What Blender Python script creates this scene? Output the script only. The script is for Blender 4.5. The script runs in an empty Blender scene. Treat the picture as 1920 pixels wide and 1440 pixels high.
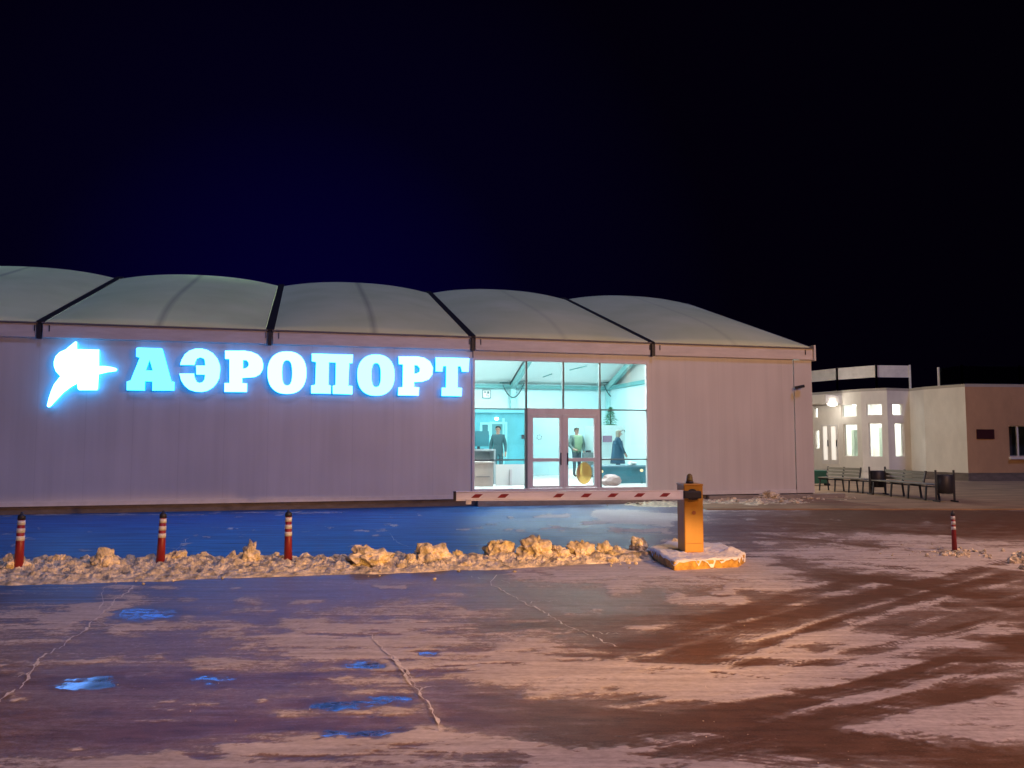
import bpy, bmesh, math, random
import numpy as np
from mathutils import Vector, Matrix
from mathutils.geometry import tessellate_polygon
from mathutils import noise as mnoise
R = math.radians
random.seed(7); rng = np.random.RandomState(7)
scene = bpy.context.scene
C = scene.collection

# ------------------------------------------------------------------ camera
F, PITCH, YAW, BX, BY, HE, SL = 1506.97, 0.0729848, 0.2514005, 8.655, 23.1031, 4.3388, 0.3348
RIDGE = 7.75
cd = bpy.data.cameras.new("Camera"); cam = bpy.data.objects.new("Camera", cd); C.objects.link(cam)
cam.location = (0, 0, 1.6); cam.rotation_euler = (math.pi/2 + PITCH, 0, 0)
cd.sensor_width = 36; cd.lens = 36*F/1920; cd.clip_start = .05; cd.clip_end = 2000
scene.camera = cam
# ------------------------------------------------------------------ view
scene.view_settings.view_transform = 'Standard'
try: scene.view_settings.look = 'None'
except Exception: pass
scene.view_settings.exposure = 0; scene.view_settings.gamma = 1
scene.view_settings.use_curve_mapping = False
scene.cycles.max_bounces = 8; scene.cycles.diffuse_bounces = 4; scene.cycles.glossy_bounces = 4
scene.cycles.transparent_max_bounces = 16
scene.cycles.sample_clamp_indirect = 4
scene.cycles.caustics_reflective = False; scene.cycles.caustics_refractive = False
try:
    scene.cycles.use_denoising = True
except Exception: pass
# ------------------------------------------------------------------ world: night sky, navy glow low over the terminal
w = bpy.data.worlds.new("World"); scene.world = w; w.use_nodes = True
nt = w.node_tree; bg = nt.nodes['Background']
tc = nt.nodes.new('ShaderNodeTexCoord')
dot = nt.nodes.new('ShaderNodeVectorMath'); dot.operation = 'DOT_PRODUCT'
gd = Vector((-.27, 1, .10)).normalized(); dot.inputs[1].default_value = gd
nt.links.new(tc.outputs['Generated'], dot.inputs[0])
rp = nt.nodes.new('ShaderNodeValToRGB')
e = rp.color_ramp.elements
e[0].position = .60; e[0].color = (.0006, .0003, .0016, 1)
e[1].position = 1.0; e[1].color = (.0009, .0001, .022, 1)
for p_, c_ in ((.86, (.0007, .0002, .0026, 1)), (.955, (.0008, .0002, .0075, 1))):
    x_ = rp.color_ramp.elements.new(p_); x_.color = c_
nt.links.new(dot.outputs['Value'], rp.inputs['Fac']); nt.links.new(rp.outputs['Color'], bg.inputs['Color'])
bg.inputs['Strength'].default_value = 1.0
# ------------------------------------------------------------------ sun lamp (weak, broad: a bluish fill from high behind the camera, added for ambient light)
sd = bpy.data.lights.new("Sun", 'SUN'); sun = bpy.data.objects.new("Sun", sd); C.objects.link(sun)
SUN_DIR = Vector((-.25, .50, -.80))            # direction in which the light travels
sun.rotation_euler = SUN_DIR.to_track_quat('-Z', 'Y').to_euler()
sd.energy = .80; sd.angle = R(10); sd.color = (.30, .42, 1.0)
LAMPS = [  # location, watts, colour, spot target or None, label
    ((13.5, 8, 7.0), 2850, (1.0, .52, .22), None, 'unseen grey street lamp with a warm head, added right of the hall forecourt'),
    ((7.0, -.9, 6.8), 1850, (1.0, .49, .28), None, 'unseen grey street lamp with a warm head, added right of the viewer'),
]

ADDED_FLOOD = ((5.6, 1.0, 1.4), 7200, (1.0, .50, .13), (-3.2, 10.6, -.42))   # unseen amber floodlight, added in place of car headlights to light the snow bank
# ------------------------------------------------------------------ projection helpers (photo pixels -> real positions)
cP, sP = math.cos(PITCH), math.sin(PITCH)
ca, sa = math.cos(YAW), math.sin(YAW)
def ray(x, y):
    u, v = (x-960)/F, (720-y)/F
    return Vector((u, cP - v*sP, sP + v*cP))
def gnd(x, y, z=0.0):
    d = ray(x, y); t = (z-1.6)/d.z
    return Vector((d.x*t, d.y*t, z))
def fac(x, y, ly=0.0):      # on the plane local y = ly of the terminal frame -> (lx, z)
    d = ray(x, y); n = Vector((-sa, ca, 0)); B = Vector((BX, BY, 0)); o = Vector((0, 0, 1.6))
    t = ((B-o).dot(n) + ly)/d.dot(n); P = o + d*t
    return (P-B).dot(Vector((ca, sa, 0))), P.z
def dep(x, y, D):           # point at forward distance D (world Y)
    d = ray(x, y); t = D/d.y
    return Vector((d.x*t, D, 1.6 + d.z*t))

# ------------------------------------------------------------------ materials
MATS = {}
def mat(name, col, rough=.6, metal=0., spec=.5, emis=None, estr=1.0, noise=None, bump=None, coat=0):
    """noise=(scale, amount, stretch xyz) varies the colour; bump=(scale, strength)"""
    if name in MATS: return MATS[name]
    m = bpy.data.materials.new(name); m.use_nodes = True; MATS[name] = m
    n = m.node_tree; b = n.nodes['Principled BSDF']
    b.inputs['Base Color'].default_value = (*col, 1); b.inputs['Roughness'].default_value = rough
    b.inputs['Metallic'].default_value = metal; b.inputs['Specular IOR Level'].default_value = spec
    if coat: b.inputs['Coat Weight'].default_value = coat
    if emis is not None:
        b.inputs['Emission Color'].default_value = (*emis, 1); b.inputs['Emission Strength'].default_value = estr
    t = n.nodes.new('ShaderNodeTexCoord')
    if noise:
        sc, am, st = noise
        mp = n.nodes.new('ShaderNodeMapping'); mp.inputs['Scale'].default_value = st
        nz = n.nodes.new('ShaderNodeTexNoise'); nz.inputs['Scale'].default_value = sc
        nz.inputs['Detail'].default_value = 6; nz.inputs['Roughness'].default_value = .65
        mr = n.nodes.new('ShaderNodeMapRange'); mr.inputs[1].default_value = .3; mr.inputs[2].default_value = .7
        mr.inputs[3].default_value = 1-am; mr.inputs[4].default_value = 1+am*.6
        mx = n.nodes.new('ShaderNodeVectorMath'); mx.operation = 'SCALE'
        mx.inputs[0].default_value = col
        n.links.new(t.outputs['Object'], mp.inputs['Vector']); n.links.new(mp.outputs[0], nz.inputs['Vector'])
        n.links.new(nz.outputs['Fac'], mr.inputs[0]); n.links.new(mr.outputs[0], mx.inputs['Scale'])
        n.links.new(mx.outputs[0], b.inputs['Base Color'])
    if bump:
        sc, stg = bump
        nz = n.nodes.new('ShaderNodeTexNoise'); nz.inputs['Scale'].default_value = sc; nz.inputs['Detail'].default_value = 5
        bp = n.nodes.new('ShaderNodeBump'); bp.inputs['Strength'].default_value = stg; bp.inputs['Distance'].default_value = .02
        n.links.new(t.outputs['Object'], nz.inputs['Vector'])
        n.links.new(nz.outputs['Fac'], bp.inputs['Height']); n.links.new(bp.outputs[0], b.inputs['Normal'])
    return m

def wall_material():
    m = mat('panel_white', (.70, .68, .66), .42)
    n = m.node_tree; b = n.nodes['Principled BSDF']; t = n.nodes.new('ShaderNodeTexCoord')
    sep = n.nodes.new('ShaderNodeSeparateXYZ'); n.links.new(t.outputs['Object'], sep.inputs[0])
    # fine trapezoid ribs every 0.2 m and a wider joint every metre
    def tri(per, wdt):
        a = n.nodes.new('ShaderNodeMath'); a.operation = 'PINGPONG'; a.inputs[1].default_value = per/2
        n.links.new(sep.outputs[0], a.inputs[0])
        r = n.nodes.new('ShaderNodeMapRange'); r.inputs[1].default_value = 0; r.inputs[2].default_value = wdt
        n.links.new(a.outputs[0], r.inputs[0]); return r
    r1, r2 = tri(.2, .035), tri(1.0, .012)
    ad = n.nodes.new('ShaderNodeMath'); ad.operation = 'MULTIPLY_ADD'; ad.inputs[1].default_value = .35
    n.links.new(r1.outputs[0], ad.inputs[0]); n.links.new(r2.outputs[0], ad.inputs[2])
    bp = n.nodes.new('ShaderNodeBump'); bp.inputs['Strength'].default_value = .06; bp.inputs['Distance'].default_value = .012
    n.links.new(ad.outputs[0], bp.inputs['Height']); n.links.new(bp.outputs[0], b.inputs['Normal'])
    # vertical dirt runs and a dusty foot
    mp = n.nodes.new('ShaderNodeMapping'); mp.inputs['Scale'].default_value = (2.2, 2.2, .12)
    nz = n.nodes.new('ShaderNodeTexNoise'); nz.inputs['Scale'].default_value = 2; nz.inputs['Detail'].default_value = 5
    n.links.new(t.outputs['Object'], mp.inputs[0]); n.links.new(mp.outputs[0], nz.inputs['Vector'])
    mr = n.nodes.new('ShaderNodeMapRange'); mr.inputs[1].default_value = .3; mr.inputs[2].default_value = .7
    mr.inputs[3].default_value = .93; mr.inputs[4].default_value = 1.03
    n.links.new(nz.outputs['Fac'], mr.inputs[0])
    nz2 = n.nodes.new('ShaderNodeTexNoise'); nz2.inputs['Scale'].default_value = .5
    n.links.new(t.outputs['Object'], nz2.inputs['Vector'])
    mr2 = n.nodes.new('ShaderNodeMapRange'); mr2.inputs[3].default_value = .82; mr2.inputs[4].default_value = 1.1
    n.links.new(nz2.outputs['Fac'], mr2.inputs[0])
    jt = n.nodes.new('ShaderNodeMapRange'); jt.inputs[3].default_value = .90; jt.inputs[4].default_value = 1
    n.links.new(r2.outputs[0], jt.inputs[0])
    m1 = n.nodes.new('ShaderNodeMath'); m1.operation = 'MULTIPLY'; m2 = n.nodes.new('ShaderNodeMath'); m2.operation = 'MULTIPLY'
    n.links.new(mr.outputs[0], m1.inputs[0]); n.links.new(mr2.outputs[0], m1.inputs[1])
    n.links.new(m1.outputs[0], m2.inputs[0]); n.links.new(jt.outputs[0], m2.inputs[1])
    sc = n.nodes.new('ShaderNodeVectorMath'); sc.operation = 'SCALE'; sc.inputs[0].default_value = (.70, .67, .65)
    n.links.new(m2.outputs[0], sc.inputs['Scale']); n.links.new(sc.outputs[0], b.inputs['Base Color'])
    return m
M_WALL = wall_material()
M_VAL = mat('valance_pvc', (.70, .64, .60), .5, noise=(3, .14, (.6, 1, 3)))
M_TRIM = mat('white_trim', (.72, .70, .68), .4, noise=(4, .12, (1, 1, 1)))
M_FRAME = mat('frame_aluminium', (.74, .70, .71), .4, noise=(6, .10, (1, 1, .3)))
M_MULL = mat('mullion_grey', (.13, .18, .19), .4)
M_DARK = mat('dark_steel', (.035, .035, .045), .5, metal=.3)
M_GUT = mat('gutter_grey', (.16, .15, .16), .55)
M_PLINTH = mat('plinth_concrete', (.16, .13, .12), .85, noise=(2.5, .35, (1, 1, 3)), bump=(14, .5))
M_CONC = mat('concrete_slab', (.32, .28, .24), .85, noise=(3, .3, (1, 1, 2)), bump=(12, .5))
M_INW = mat('inner_wall', (.56, .82, .86), .6, noise=(.6, .10, (1, 1, 1)))
M_INC = mat('inner_membrane', (.60, .84, .85), .6)
M_INF = mat('inner_floor', (.86, .86, .84), .3, noise=(2, .08, (1, 1, 1)))
M_TEAL = mat('teal_panel', (.10, .46, .56), .5, noise=(1.4, .2, (1, 1, .5)))
M_TEALD = mat('teal_dark', (.03, .17, .22), .5)
M_BEAMI = mat('inner_beam', (.10, .30, .31), .5)
M_WHITE = mat('clean_white', (.84, .84, .82), .5)
M_SNOW = mat('packed_snow', (.80, .68, .48), .8, noise=(7, .8, (1, 1, 1)), bump=(34, 1.0))
M_CAPSNOW = mat('fresh_snow', (.82, .80, .78), .7, noise=(6, .14, (1, 1, 1)), bump=(30, .7))
M_ORANGE = mat('orange_paint', (.50, .235, .02), .38, noise=(7, .10, (1, 1, .3)), bump=(60, .05))
M_YELLOW = mat('yellow_kerb_paint', (.60, .34, .07), .8, noise=(7, .75, (1, 1, 1)), bump=(24, .6))
M_BLACKR = mat('black_rubber', (.02, .016, .018), .6)
M_REDP = mat('red_plastic', (.26, .018, .022), .45, noise=(9, .25, (1, 1, .4)))
M_REFL = mat('white_reflective', (.62, .60, .58), .4, noise=(14, .25, (1, 1, 1)))
M_REDR = mat('red_stripe', (.30, .02, .025), .5, noise=(25, .4, (1, 1, 1)))
M_STUC = mat('white_stucco', (.74, .71, .66), .8, noise=(1.4, .12, (1, 1, .5)), bump=(30, .25))
M_STUCB = mat('tan_stucco', (.50, .30, .17), .85, noise=(1.2, .15, (1, 1, .5)), bump=(30, .25))
M_GREEN = mat('green_plastic', (.015, .13, .08), .5)
M_SLAT = mat('bench_slat', (.30, .30, .26), .5, noise=(8, .25, (.3, 1, 1)))
def film(name, col):
    m = bpy.data.materials.new(name); m.use_nodes = True; n = m.node_tree; n.nodes.clear(); o = n.nodes.new('ShaderNodeOutputMaterial')
    a = n.nodes.new('ShaderNodeBsdfTransparent'); b = n.nodes.new('ShaderNodeBsdfDiffuse'); x = n.nodes.new('ShaderNodeMixShader')
    a.inputs[0].default_value = (*col, 1); b.inputs[0].default_value = (*col, 1); x.inputs[0].default_value = .30
    n.links.new(a.outputs[0], x.inputs[1]); n.links.new(b.outputs[0], x.inputs[2]); n.links.new(x.outputs[0], o.inputs[0]); return m
M_AMBER = film('amber_film', (1.0, .80, .42))

def glass_mat(name, tint, refl=1.0, rough=.02):
    m = bpy.data.materials.new(name); m.use_nodes = True; n = m.node_tree
    n.nodes.clear(); o = n.nodes.new('ShaderNodeOutputMaterial')
    tr = n.nodes.new('ShaderNodeBsdfTransparent'); tr.inputs[0].default_value = (*tint, 1)
    gl = n.nodes.new('ShaderNodeBsdfGlossy'); gl.inputs['Roughness'].default_value = rough
    gl.inputs['Color'].default_value = (refl, refl, refl, 1)
    ge = n.nodes.new('ShaderNodeNewGeometry'); dt = n.nodes.new('ShaderNodeVectorMath'); dt.operation = 'DOT_PRODUCT'
    n.links.new(ge.outputs['Normal'], dt.inputs[0]); n.links.new(ge.outputs['Incoming'], dt.inputs[1])
    def mt(op, a, b):
        k = n.nodes.new('ShaderNodeMath'); k.operation = op
        for i, v in enumerate((a, b)):
            if v is None: continue
            if isinstance(v, float): k.inputs[i].default_value = v
            else: n.links.new(v, k.inputs[i])
        return k.outputs[0]
    c_ = mt('SUBTRACT', 1.0, mt('ABSOLUTE', dt.outputs['Value'], None)); c_ = mt('POWER', c_, 5.0)
    fo = mt('ADD', mt('MULTIPLY', c_, .96), .04)
    mx = n.nodes.new('ShaderNodeMixShader')
    n.links.new(fo, mx.inputs[0]); n.links.new(tr.outputs[0], mx.inputs[1]); n.links.new(gl.outputs[0], mx.inputs[2])
    n.links.new(mx.outputs[0], o.inputs[0]); return m
M_GLASS = glass_mat('clear_glass', (.93, .98, .98))
M_GLASSD = glass_mat('rail_glass', (.42, .47, .46))

def emis_mat(name, col, s):
    m = bpy.data.materials.new(name); m.use_nodes = True; n = m.node_tree; n.nodes.clear()
    o = n.nodes.new('ShaderNodeOutputMaterial'); em = n.nodes.new('ShaderNodeEmission')
    em.inputs[0].default_value = (*col, 1); em.inputs[1].default_value = s
    n.links.new(em.outputs[0], o.inputs[0]); return m

def membrane_mat():
    m = bpy.data.materials.new('roof_membrane'); m.use_nodes = True; n = m.node_tree; n.nodes.clear()
    o = n.nodes.new('ShaderNodeOutputMaterial')
    t = n.nodes.new('ShaderNodeTexCoord')
    nz = n.nodes.new('ShaderNodeTexNoise'); nz.inputs['Scale'].default_value = .7; nz.inputs['Detail'].default_value = 6
    n.links.new(t.outputs['Object'], nz.inputs['Vector'])
    cr = n.nodes.new('ShaderNodeValToRGB')
    cr.color_ramp.elements[0].position = .3; cr.color_ramp.elements[0].color = (.68, .74, .42, 1)
    cr.color_ramp.elements[1].position = .75; cr.color_ramp.elements[1].color = (.82, .86, .54, 1)
    n.links.new(nz.outputs['Fac'], cr.inputs[0])
    at = n.nodes.new('ShaderNodeAttribute'); at.attribute_name = 'seam'
    mxc = n.nodes.new('ShaderNodeMixRGB'); mxc.inputs[2].default_value = (.16, .17, .15, 1)
    n.links.new(at.outputs['Fac'], mxc.inputs[0]); n.links.new(cr.outputs[0], mxc.inputs[1])
    pb = n.nodes.new('ShaderNodeBsdfPrincipled'); pb.inputs['Roughness'].default_value = .9; pb.inputs['Specular IOR Level'].default_value = .15
    tl = n.nodes.new('ShaderNodeBsdfTranslucent'); tl.inputs[0].default_value = (.45, .66, .40, 1)
    n.links.new(mxc.outputs[0], pb.inputs['Base Color'])
    ms = n.nodes.new('ShaderNodeMixShader'); ms.inputs[0].default_value = .022
    n.links.new(pb.outputs[0], ms.inputs[1]); n.links.new(tl.outputs[0], ms.inputs[2])
    n.links.new(ms.outputs[0], o.inputs[0]); return m
M_MEMB = membrane_mat()

# ------------------------------------------------------------------ mesh helpers
class MB:
    def __init__(s): s.v = []; s.f = []
    def add(s, vs, fs):
        o = len(s.v); s.v += [tuple(v) for v in vs]; s.f += [tuple(i+o for i in f) for f in fs]
    def box(s, x0, y0, z0, x1, y1, z1):
        x0, x1 = sorted((x0, x1)); y0, y1 = sorted((y0, y1)); z0, z1 = sorted((z0, z1))
        s.add([(x0,y0,z0),(x1,y0,z0),(x1,y1,z0),(x0,y1,z0),(x0,y0,z1),(x1,y0,z1),(x1,y1,z1),(x0,y1,z1)],
              [(0,3,2,1),(4,5,6,7),(0,1,5,4),(1,2,6,5),(2,3,7,6),(3,0,4,7)]); return s
    def bar(s, a, b, w, h=None, up=(0,0,1)):
        a, b = Vector(a), Vector(b); h = h or w; d = (b-a).normalized(); up = Vector(up)
        if abs(d.dot(up)) > .99: up = Vector((1,0,0))
        sx = d.cross(up).normalized()*w/2; sy = sx.cross(d).normalized()*h/2
        vs = [a-sx-sy, a+sx-sy, a+sx+sy, a-sx+sy, b-sx-sy, b+sx-sy, b+sx+sy, b-sx+sy]
        s.add(vs, [(0,3,2,1),(4,5,6,7),(0,1,5,4),(1,2,6,5),(2,3,7,6),(3,0,4,7)]); return s
    def tube(s, pts, rad, n=10, cap=True):
        pts = [Vector(p) for p in pts]; rings = []
        if not hasattr(rad, '__len__'): rad = [rad]*len(pts)
        for i, p in enumerate(pts):
            d = (pts[min(i+1, len(pts)-1)]-pts[max(i-1, 0)]).normalized()
            up = Vector((0,0,1)) if abs(d.z) < .95 else Vector((1,0,0))
            a = d.cross(up).normalized(); b = a.cross(d)
            rings.append([p + (a*math.cos(2*math.pi*k/n) + b*math.sin(2*math.pi*k/n))*rad[i] for k in range(n)])
        vs = [v for r in rings for v in r]; fs = []
        for i in range(len(pts)-1):
            for k in range(n):
                fs.append((i*n+k, i*n+(k+1)%n, (i+1)*n+(k+1)%n, (i+1)*n+k))
        if cap: fs += [tuple(range(n))[::-1], tuple((len(pts)-1)*n+k for k in range(n))]
        s.add(vs, fs); return s
    def lathe(s, prof, n=20, c=(0,0,0)):
        return s.tube([(c[0], c[1], c[2]+z) for r, z in prof], [r for r, z in prof], n)
    def prism(s, poly, z0, z1):
        n = len(poly)
        vs = [(x, y, z0) for x, y in poly] + [(x, y, z1) for x, y in poly]
        fs = [tuple(range(n))[::-1], tuple(range(n, 2*n))] + [(i, (i+1)%n, n+(i+1)%n, n+i) for i in range(n)]
        s.add(vs, fs); return s
    def plate(s, outer, hole, y0, y1, faces='all'):
        """flat shape in the x-z plane, thick from y0 (front) to y1 (back)"""
        loops = [[Vector((x, z, 0)) for x, z in outer]] + ([[Vector((x, z, 0)) for x, z in hole]] if hole else [])
        tris = tessellate_polygon(loops); flat = [p for l in loops for p in l]; n = len(flat)
        front = [(p.x, y0, p.y) for p in flat]; back = [(p.x, y1, p.y) for p in flat]
        if faces == 'front':
            s.add(front, [tuple(t) for t in tris]); return s
        fs = [tuple(i+n for i in t) for t in tris]
        if faces == 'all': fs += [tuple(t)[::-1] for t in tris]
        k = 0
        for l in loops:
            m = len(l)
            for i in range(m): fs.append((k+i, k+(i+1)%m, n+k+(i+1)%m, n+k+i))
            k += m
        s.add(front+back, fs); return s
    def build(s, name, m, parent=None, smooth=False, bevel=0, fix=True):
        me = bpy.data.meshes.new(name); me.from_pydata(s.v, [], s.f); me.update()
        if fix:
            bm = bmesh.new(); bm.from_mesh(me); bmesh.ops.recalc_face_normals(bm, faces=bm.faces); bm.to_mesh(me); bm.free()
        if smooth: me.polygons.foreach_set('use_smooth', [True]*len(me.polygons))
        me.materials.append(m)
        o = bpy.data.objects.new(name, me); C.objects.link(o)
        if parent is not None: o.parent = parent
        if bevel:
            b = o.modifiers.new('bevel', 'BEVEL'); b.width = bevel; b.segments = 2; b.limit_method = 'ANGLE'
        return o
def tag(o, label=None, cat=None, group=None, kind=None):
    if label: o['label'] = label
    if cat: o['category'] = cat
    if group: o['group'] = group
    if kind: o['kind'] = kind
    return o
def empty(name, loc, rz=0, label=None, cat=None, group=None):
    o = bpy.data.objects.new(name, None); C.objects.link(o); o.location = loc; o.rotation_euler = (0, 0, rz)
    o.empty_display_size = .2
    return tag(o, label, cat, group)
def copy_tree(o, parent=None):
    c = o.copy(); C.objects.link(c); c.parent = parent
    for ch in list(o.children): copy_tree(ch, c)
    return c
def mesh_from(name, verts, faces, m, parent=None, smooth=False):
    b = MB(); b.v = [tuple(v) for v in verts]; b.f = faces
    return b.build(name, m, parent, smooth, fix=False)

# ------------------------------------------------------------------ ground (one sheet, snow cover and ice as attributes)
def vnoise(x, y, seed):
    xi = np.floor(x).astype(np.int64); yi = np.floor(y).astype(np.int64); fx = x-xi; fy = y-yi
    fx = fx*fx*(3-2*fx); fy = fy*fy*(3-2*fy)
    def h(a, b):
        n = (a*374761393 + b*668265263 + seed*1442695041) & 0xffffffff
        n = ((n ^ (n >> 13))*1274126177) & 0xffffffff
        n = n ^ (n >> 16)
        return (n & 0xffff)/65535.
    return (h(xi, yi)*(1-fx)+h(xi+1, yi)*fx)*(1-fy)+(h(xi, yi+1)*(1-fx)+h(xi+1, yi+1)*fx)*fy
def fbm(x, y, seed, oc=4):
    s = 0; a = .5; t = 0
    for k in range(oc):
        s = s + a*vnoise(x, y, seed+k*17); t += a; x = x*2.03+3.1; y = y*2.03+1.7; a *= .5
    return s/t
def axis(dense0, dense1, step, lim, g=1.25):
    a = list(np.arange(dense0, dense1, step)); s = step; x = dense1; hi = []
    while x < lim: hi.append(x); s *= g; x += s
    s = step; x = dense0-step; lo = []
    while x > -lim: lo.append(x); s *= g; x -= s
    return np.array(lo[::-1]+a+hi)
xs = axis(-8, 8, .022, 420, 1.035)
ys = [3.6]; 
while ys[-1] < 420:
    y = ys[-1]; st = .009*(y/3.6)**2 if y < 12 else (.10+(y-12)*.004 if y < 32 else (y-31)*.2)
    ys.append(y+max(st, .009))
lo = []; y = 3.6; st = .03
while y > -420: y -= st; st *= 1.2; lo.append(y)
ys = np.array(lo[::-1]+ys)
GX, GY = np.meshgrid(xs, ys)
vis = (GY > 3) & (GY < 34)
Yv = np.where(vis, GY, 10.)
depth = Yv*cP + (-1.6)*sP
PX = 960 + F*GX/depth; PY = 720 - F*(-Yv*sP - 1.6*cP)/depth
n1 = fbm(GX*1.1, GY*1.5, 3); n2 = fbm(GX*4, GY*6, 11); n3 = fbm(GX*.35, GY*.5, 23)
n4 = fbm(GX*.45+GY*.1, GY*3.2, 31); n5 = fbm(GX*.9+GY*.4, GY*9.0, 41)
sc_ = np.clip((PY-830)/400, .15, 1.3)          # sizes shrink with distance
WX = PX + (n1-.5)*60*sc_ + (n2-.5)*40*sc_ + (fbm(GX*14,GY*20,77,3)-.5)*26*sc_
WY = PY + (fbm(GX*.8+9, GY*1.2, 5)-.5)*16*sc_ + (fbm(GX*5+4, GY*7, 15)-.5)*14*sc_ + (fbm(GX*16+4, GY*24, 16, 3)-.5)*10*sc_
def stroke(F_, pts, wd, s, WX=WX, WY=WY, soft=1.0, asp=1.0):
    x0 = min(p[0] for p in pts)-wd*3-60; x1 = max(p[0] for p in pts)+wd*3+60
    y0 = min(p[1] for p in pts)-wd*3-20; y1 = max(p[1] for p in pts)+wd*3+20
    k = vis & (WX > x0) & (WX < x1) & (WY > y0) & (WY < y1)
    ax, ay = WX[k], WY[k]; best = np.full(ax.shape, 1e9)
    if len(pts) == 1: pts = [(pts[0][0]-wd*1.5, pts[0][1]), (pts[0][0]+wd*1.5, pts[0][1])]
    for (a, b), (c, d) in zip(pts[:-1], pts[1:]):
        dx, dy = c-a, d-b; L = dx*dx+dy*dy+1e-6
        t = np.clip(((ax-a)*dx+(ay-b)*dy)/L, 0, 1)
        ex = (ax-a-t*dx)/2.5; ey = ay-b-t*dy
        best = np.minimum(best, np.sqrt(ex*ex+ey*ey))
    m = np.clip(1-(best-wd*.35)/(wd*.75*soft+1), 0, 1); m = m*m*(3-2*m)
    F_[k] += m*s
snow = .30 + (n3-.5)*.35 + (n4-.5)*.65 + (n5-.5)*.55
POS = [
 ([(1000,1074),(1230,1076),(1440,1066)],22,.7), ([(1120,1060),(1240,1064)],16,.5), ([(1380,1062),(1500,1078)],16,.5),
 ([(395,1241),(540,1233),(640,1217),(760,1185),(850,1178)],16,.5), ([(600,1205),(760,1205)],34,.4), ([(580,1166),(700,1155),(820,1146)],20,.5),
 ([(415,1187),(600,1198),(760,1196)],14,.45), ([(700,1245),(722,1330)],34,.45), ([(760,1236),(960,1236)],30,.5), ([(540,1346),(640,1338),(800,1322)],14,.55),
 ([(60,1500),(400,1452),(620,1436),(800,1430),(1000,1445)],62,.9), ([(560,1400),(700,1388),(960,1404)],18,.6), ([(300,1425),(560,1400)],14,.5),
 ([(0,1182),(110,1172),(210,1160)],36,.40), ([(120,1168),(180,1140),(235,1108)],18,.5), ([(250,1180),(340,1174)],13,.45),
 ([(0,1243),(150,1239),(290,1226)],4,.45), ([(390,1175),(458,1173)],8,.5), ([(250,1126),(300,1126)],4,.5), ([(330,1127),(352,1127)],4,.5),
 ([(462,1124),(490,1125)],5,.5), ([(430,1150),(500,1152)],6,.5), ([(470,1142),(520,1144)],5,.5), ([(420,1213),(530,1211)],3,.5),
 ([(700,1132),(860,1120)],8,.25), ([(870,1150),(960,1145)],8,.4),([(470,1291),(580,1285)],4,.3),([(880,1180),(1000,1190)],10,.35),
 ([(1200,1181),(1335,1175)],9,.6), ([(1180,1245),(1270,1210),(1380,1190),(1510,1168)],9,.6), ([(1490,1196),(1620,1200),(1850,1216)],12,.75),
 ([(960,1236),(1100,1240),(1260,1268),(1400,1280),(1590,1286)],28,.7), ([(940,1266),(1120,1278),(1250,1290)],34,.6), ([(1380,1212),(1500,1210)],7,.5),
 ([(1450,1226),(1600,1238),(1720,1252)],12,.7), ([(1000,1300),(1100,1302)],10,.5), ([(1300,1312),(1430,1340)],12,.6), ([(1600,1312),(1740,1298)],11,.6),
 ([(1700,1378),(1820,1358),(1960,1335)],44,.8), ([(1540,1362),(1640,1372),(1740,1392)],12,.7), ([(1060,1432),(1220,1410),(1400,1426),(1500,1450)],44,.65),
 ([(1560,1436),(1640,1442)],10,.4), ([(1460,1330),(1560,1345)],10,.4), ([(1120,1260),(1300,1262)],16,.4), ([(1640,1270),(1900,1255)],18,.35),
 ([(1540,1044),(1700,1056),(1800,1062),(1930,1052)],20,.6), ([(1700,1022),(1800,1030),(1910,1038)],20,.6), ([(1795,1050),(1930,1074)],3,.8),
 ([(1150,1108),(1185,1109)],7,.7), ([(1155,1093),(1192,1093)],4,.7), ([(1375,1097),(1400,1097)],5,.7), ([(1438,1100),(1462,1101)],9,.8),
 ([(1500,1099),(1545,1096)],4,.6), ([(1590,1097),(1628,1097)],7,.7), ([(1495,1118),(1560,1117),(1625,1113)],5,.7), ([(1270,1126),(1330,1128),(1392,1126)],8,.7),
 ([(1345,1108),(1370,1108)],5,.6),([(1260,1110),(1290,1111)],4,.6),([(1680,1147),(1700,1147)],6,.7), ([(1865,1184),(1900,1182)],11,.8), ([(1730,1132),(1755,1134)],4,.7),
 ([(1180,1140),(1215,1142)],3,.5),([(1680,1108),(1730,1112)],6,.5),([(1560,1060),(1660,1072),(1800,1080)],9,.4),([(1400,1075),(1540,1060)],8,.35),
 ([(1010,967),(1062,967)],4,.9), ([(1130,963),(1200,966),(1290,972)],9,1.0), ([(1140,976),(1250,981)],6,.9), ([(1150,993),(1250,993)],2.4,.9), ([(1095,981),(1130,979)],3,.8),
 ([(865,994),(905,990)],2,.8), ([(915,983),(930,983)],2,.7), ([(945,993),(958,993)],2,.8),([(975,994),(985,995)],2,.8),([(960,1021),(972,1022)],2,.7),([(880,1022),(895,1022)],2,.7),
 ([(1300,958),(1500,962)],8,.7), ([(1320,975),(1420,985),(1560,980)],8,.45), ([(1420,1017),(1450,1019)],3,.8), ([(1400,1000),(1640,1004)],7,.35), ([(1660,985),(1770,989)],6,.45),
 ([(1600,1010),(1760,1005)],5,.4),([(1440,1038),(1600,1030)],12,.4),([(1330,1010),(1400,1040)],10,.2),
 ([(1380,944),(1530,938),(1700,944),(1960,952)],16,.34), ([(1540,932),(1960,950)],10,.25), ([(1480,954),(1700,955),(1960,956)],3,.25),
 ([(0,966),(250,966),(450,962),(650,960)],1.6,.6),([(330,1035),(355,1010)],2,.6),
]
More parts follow.
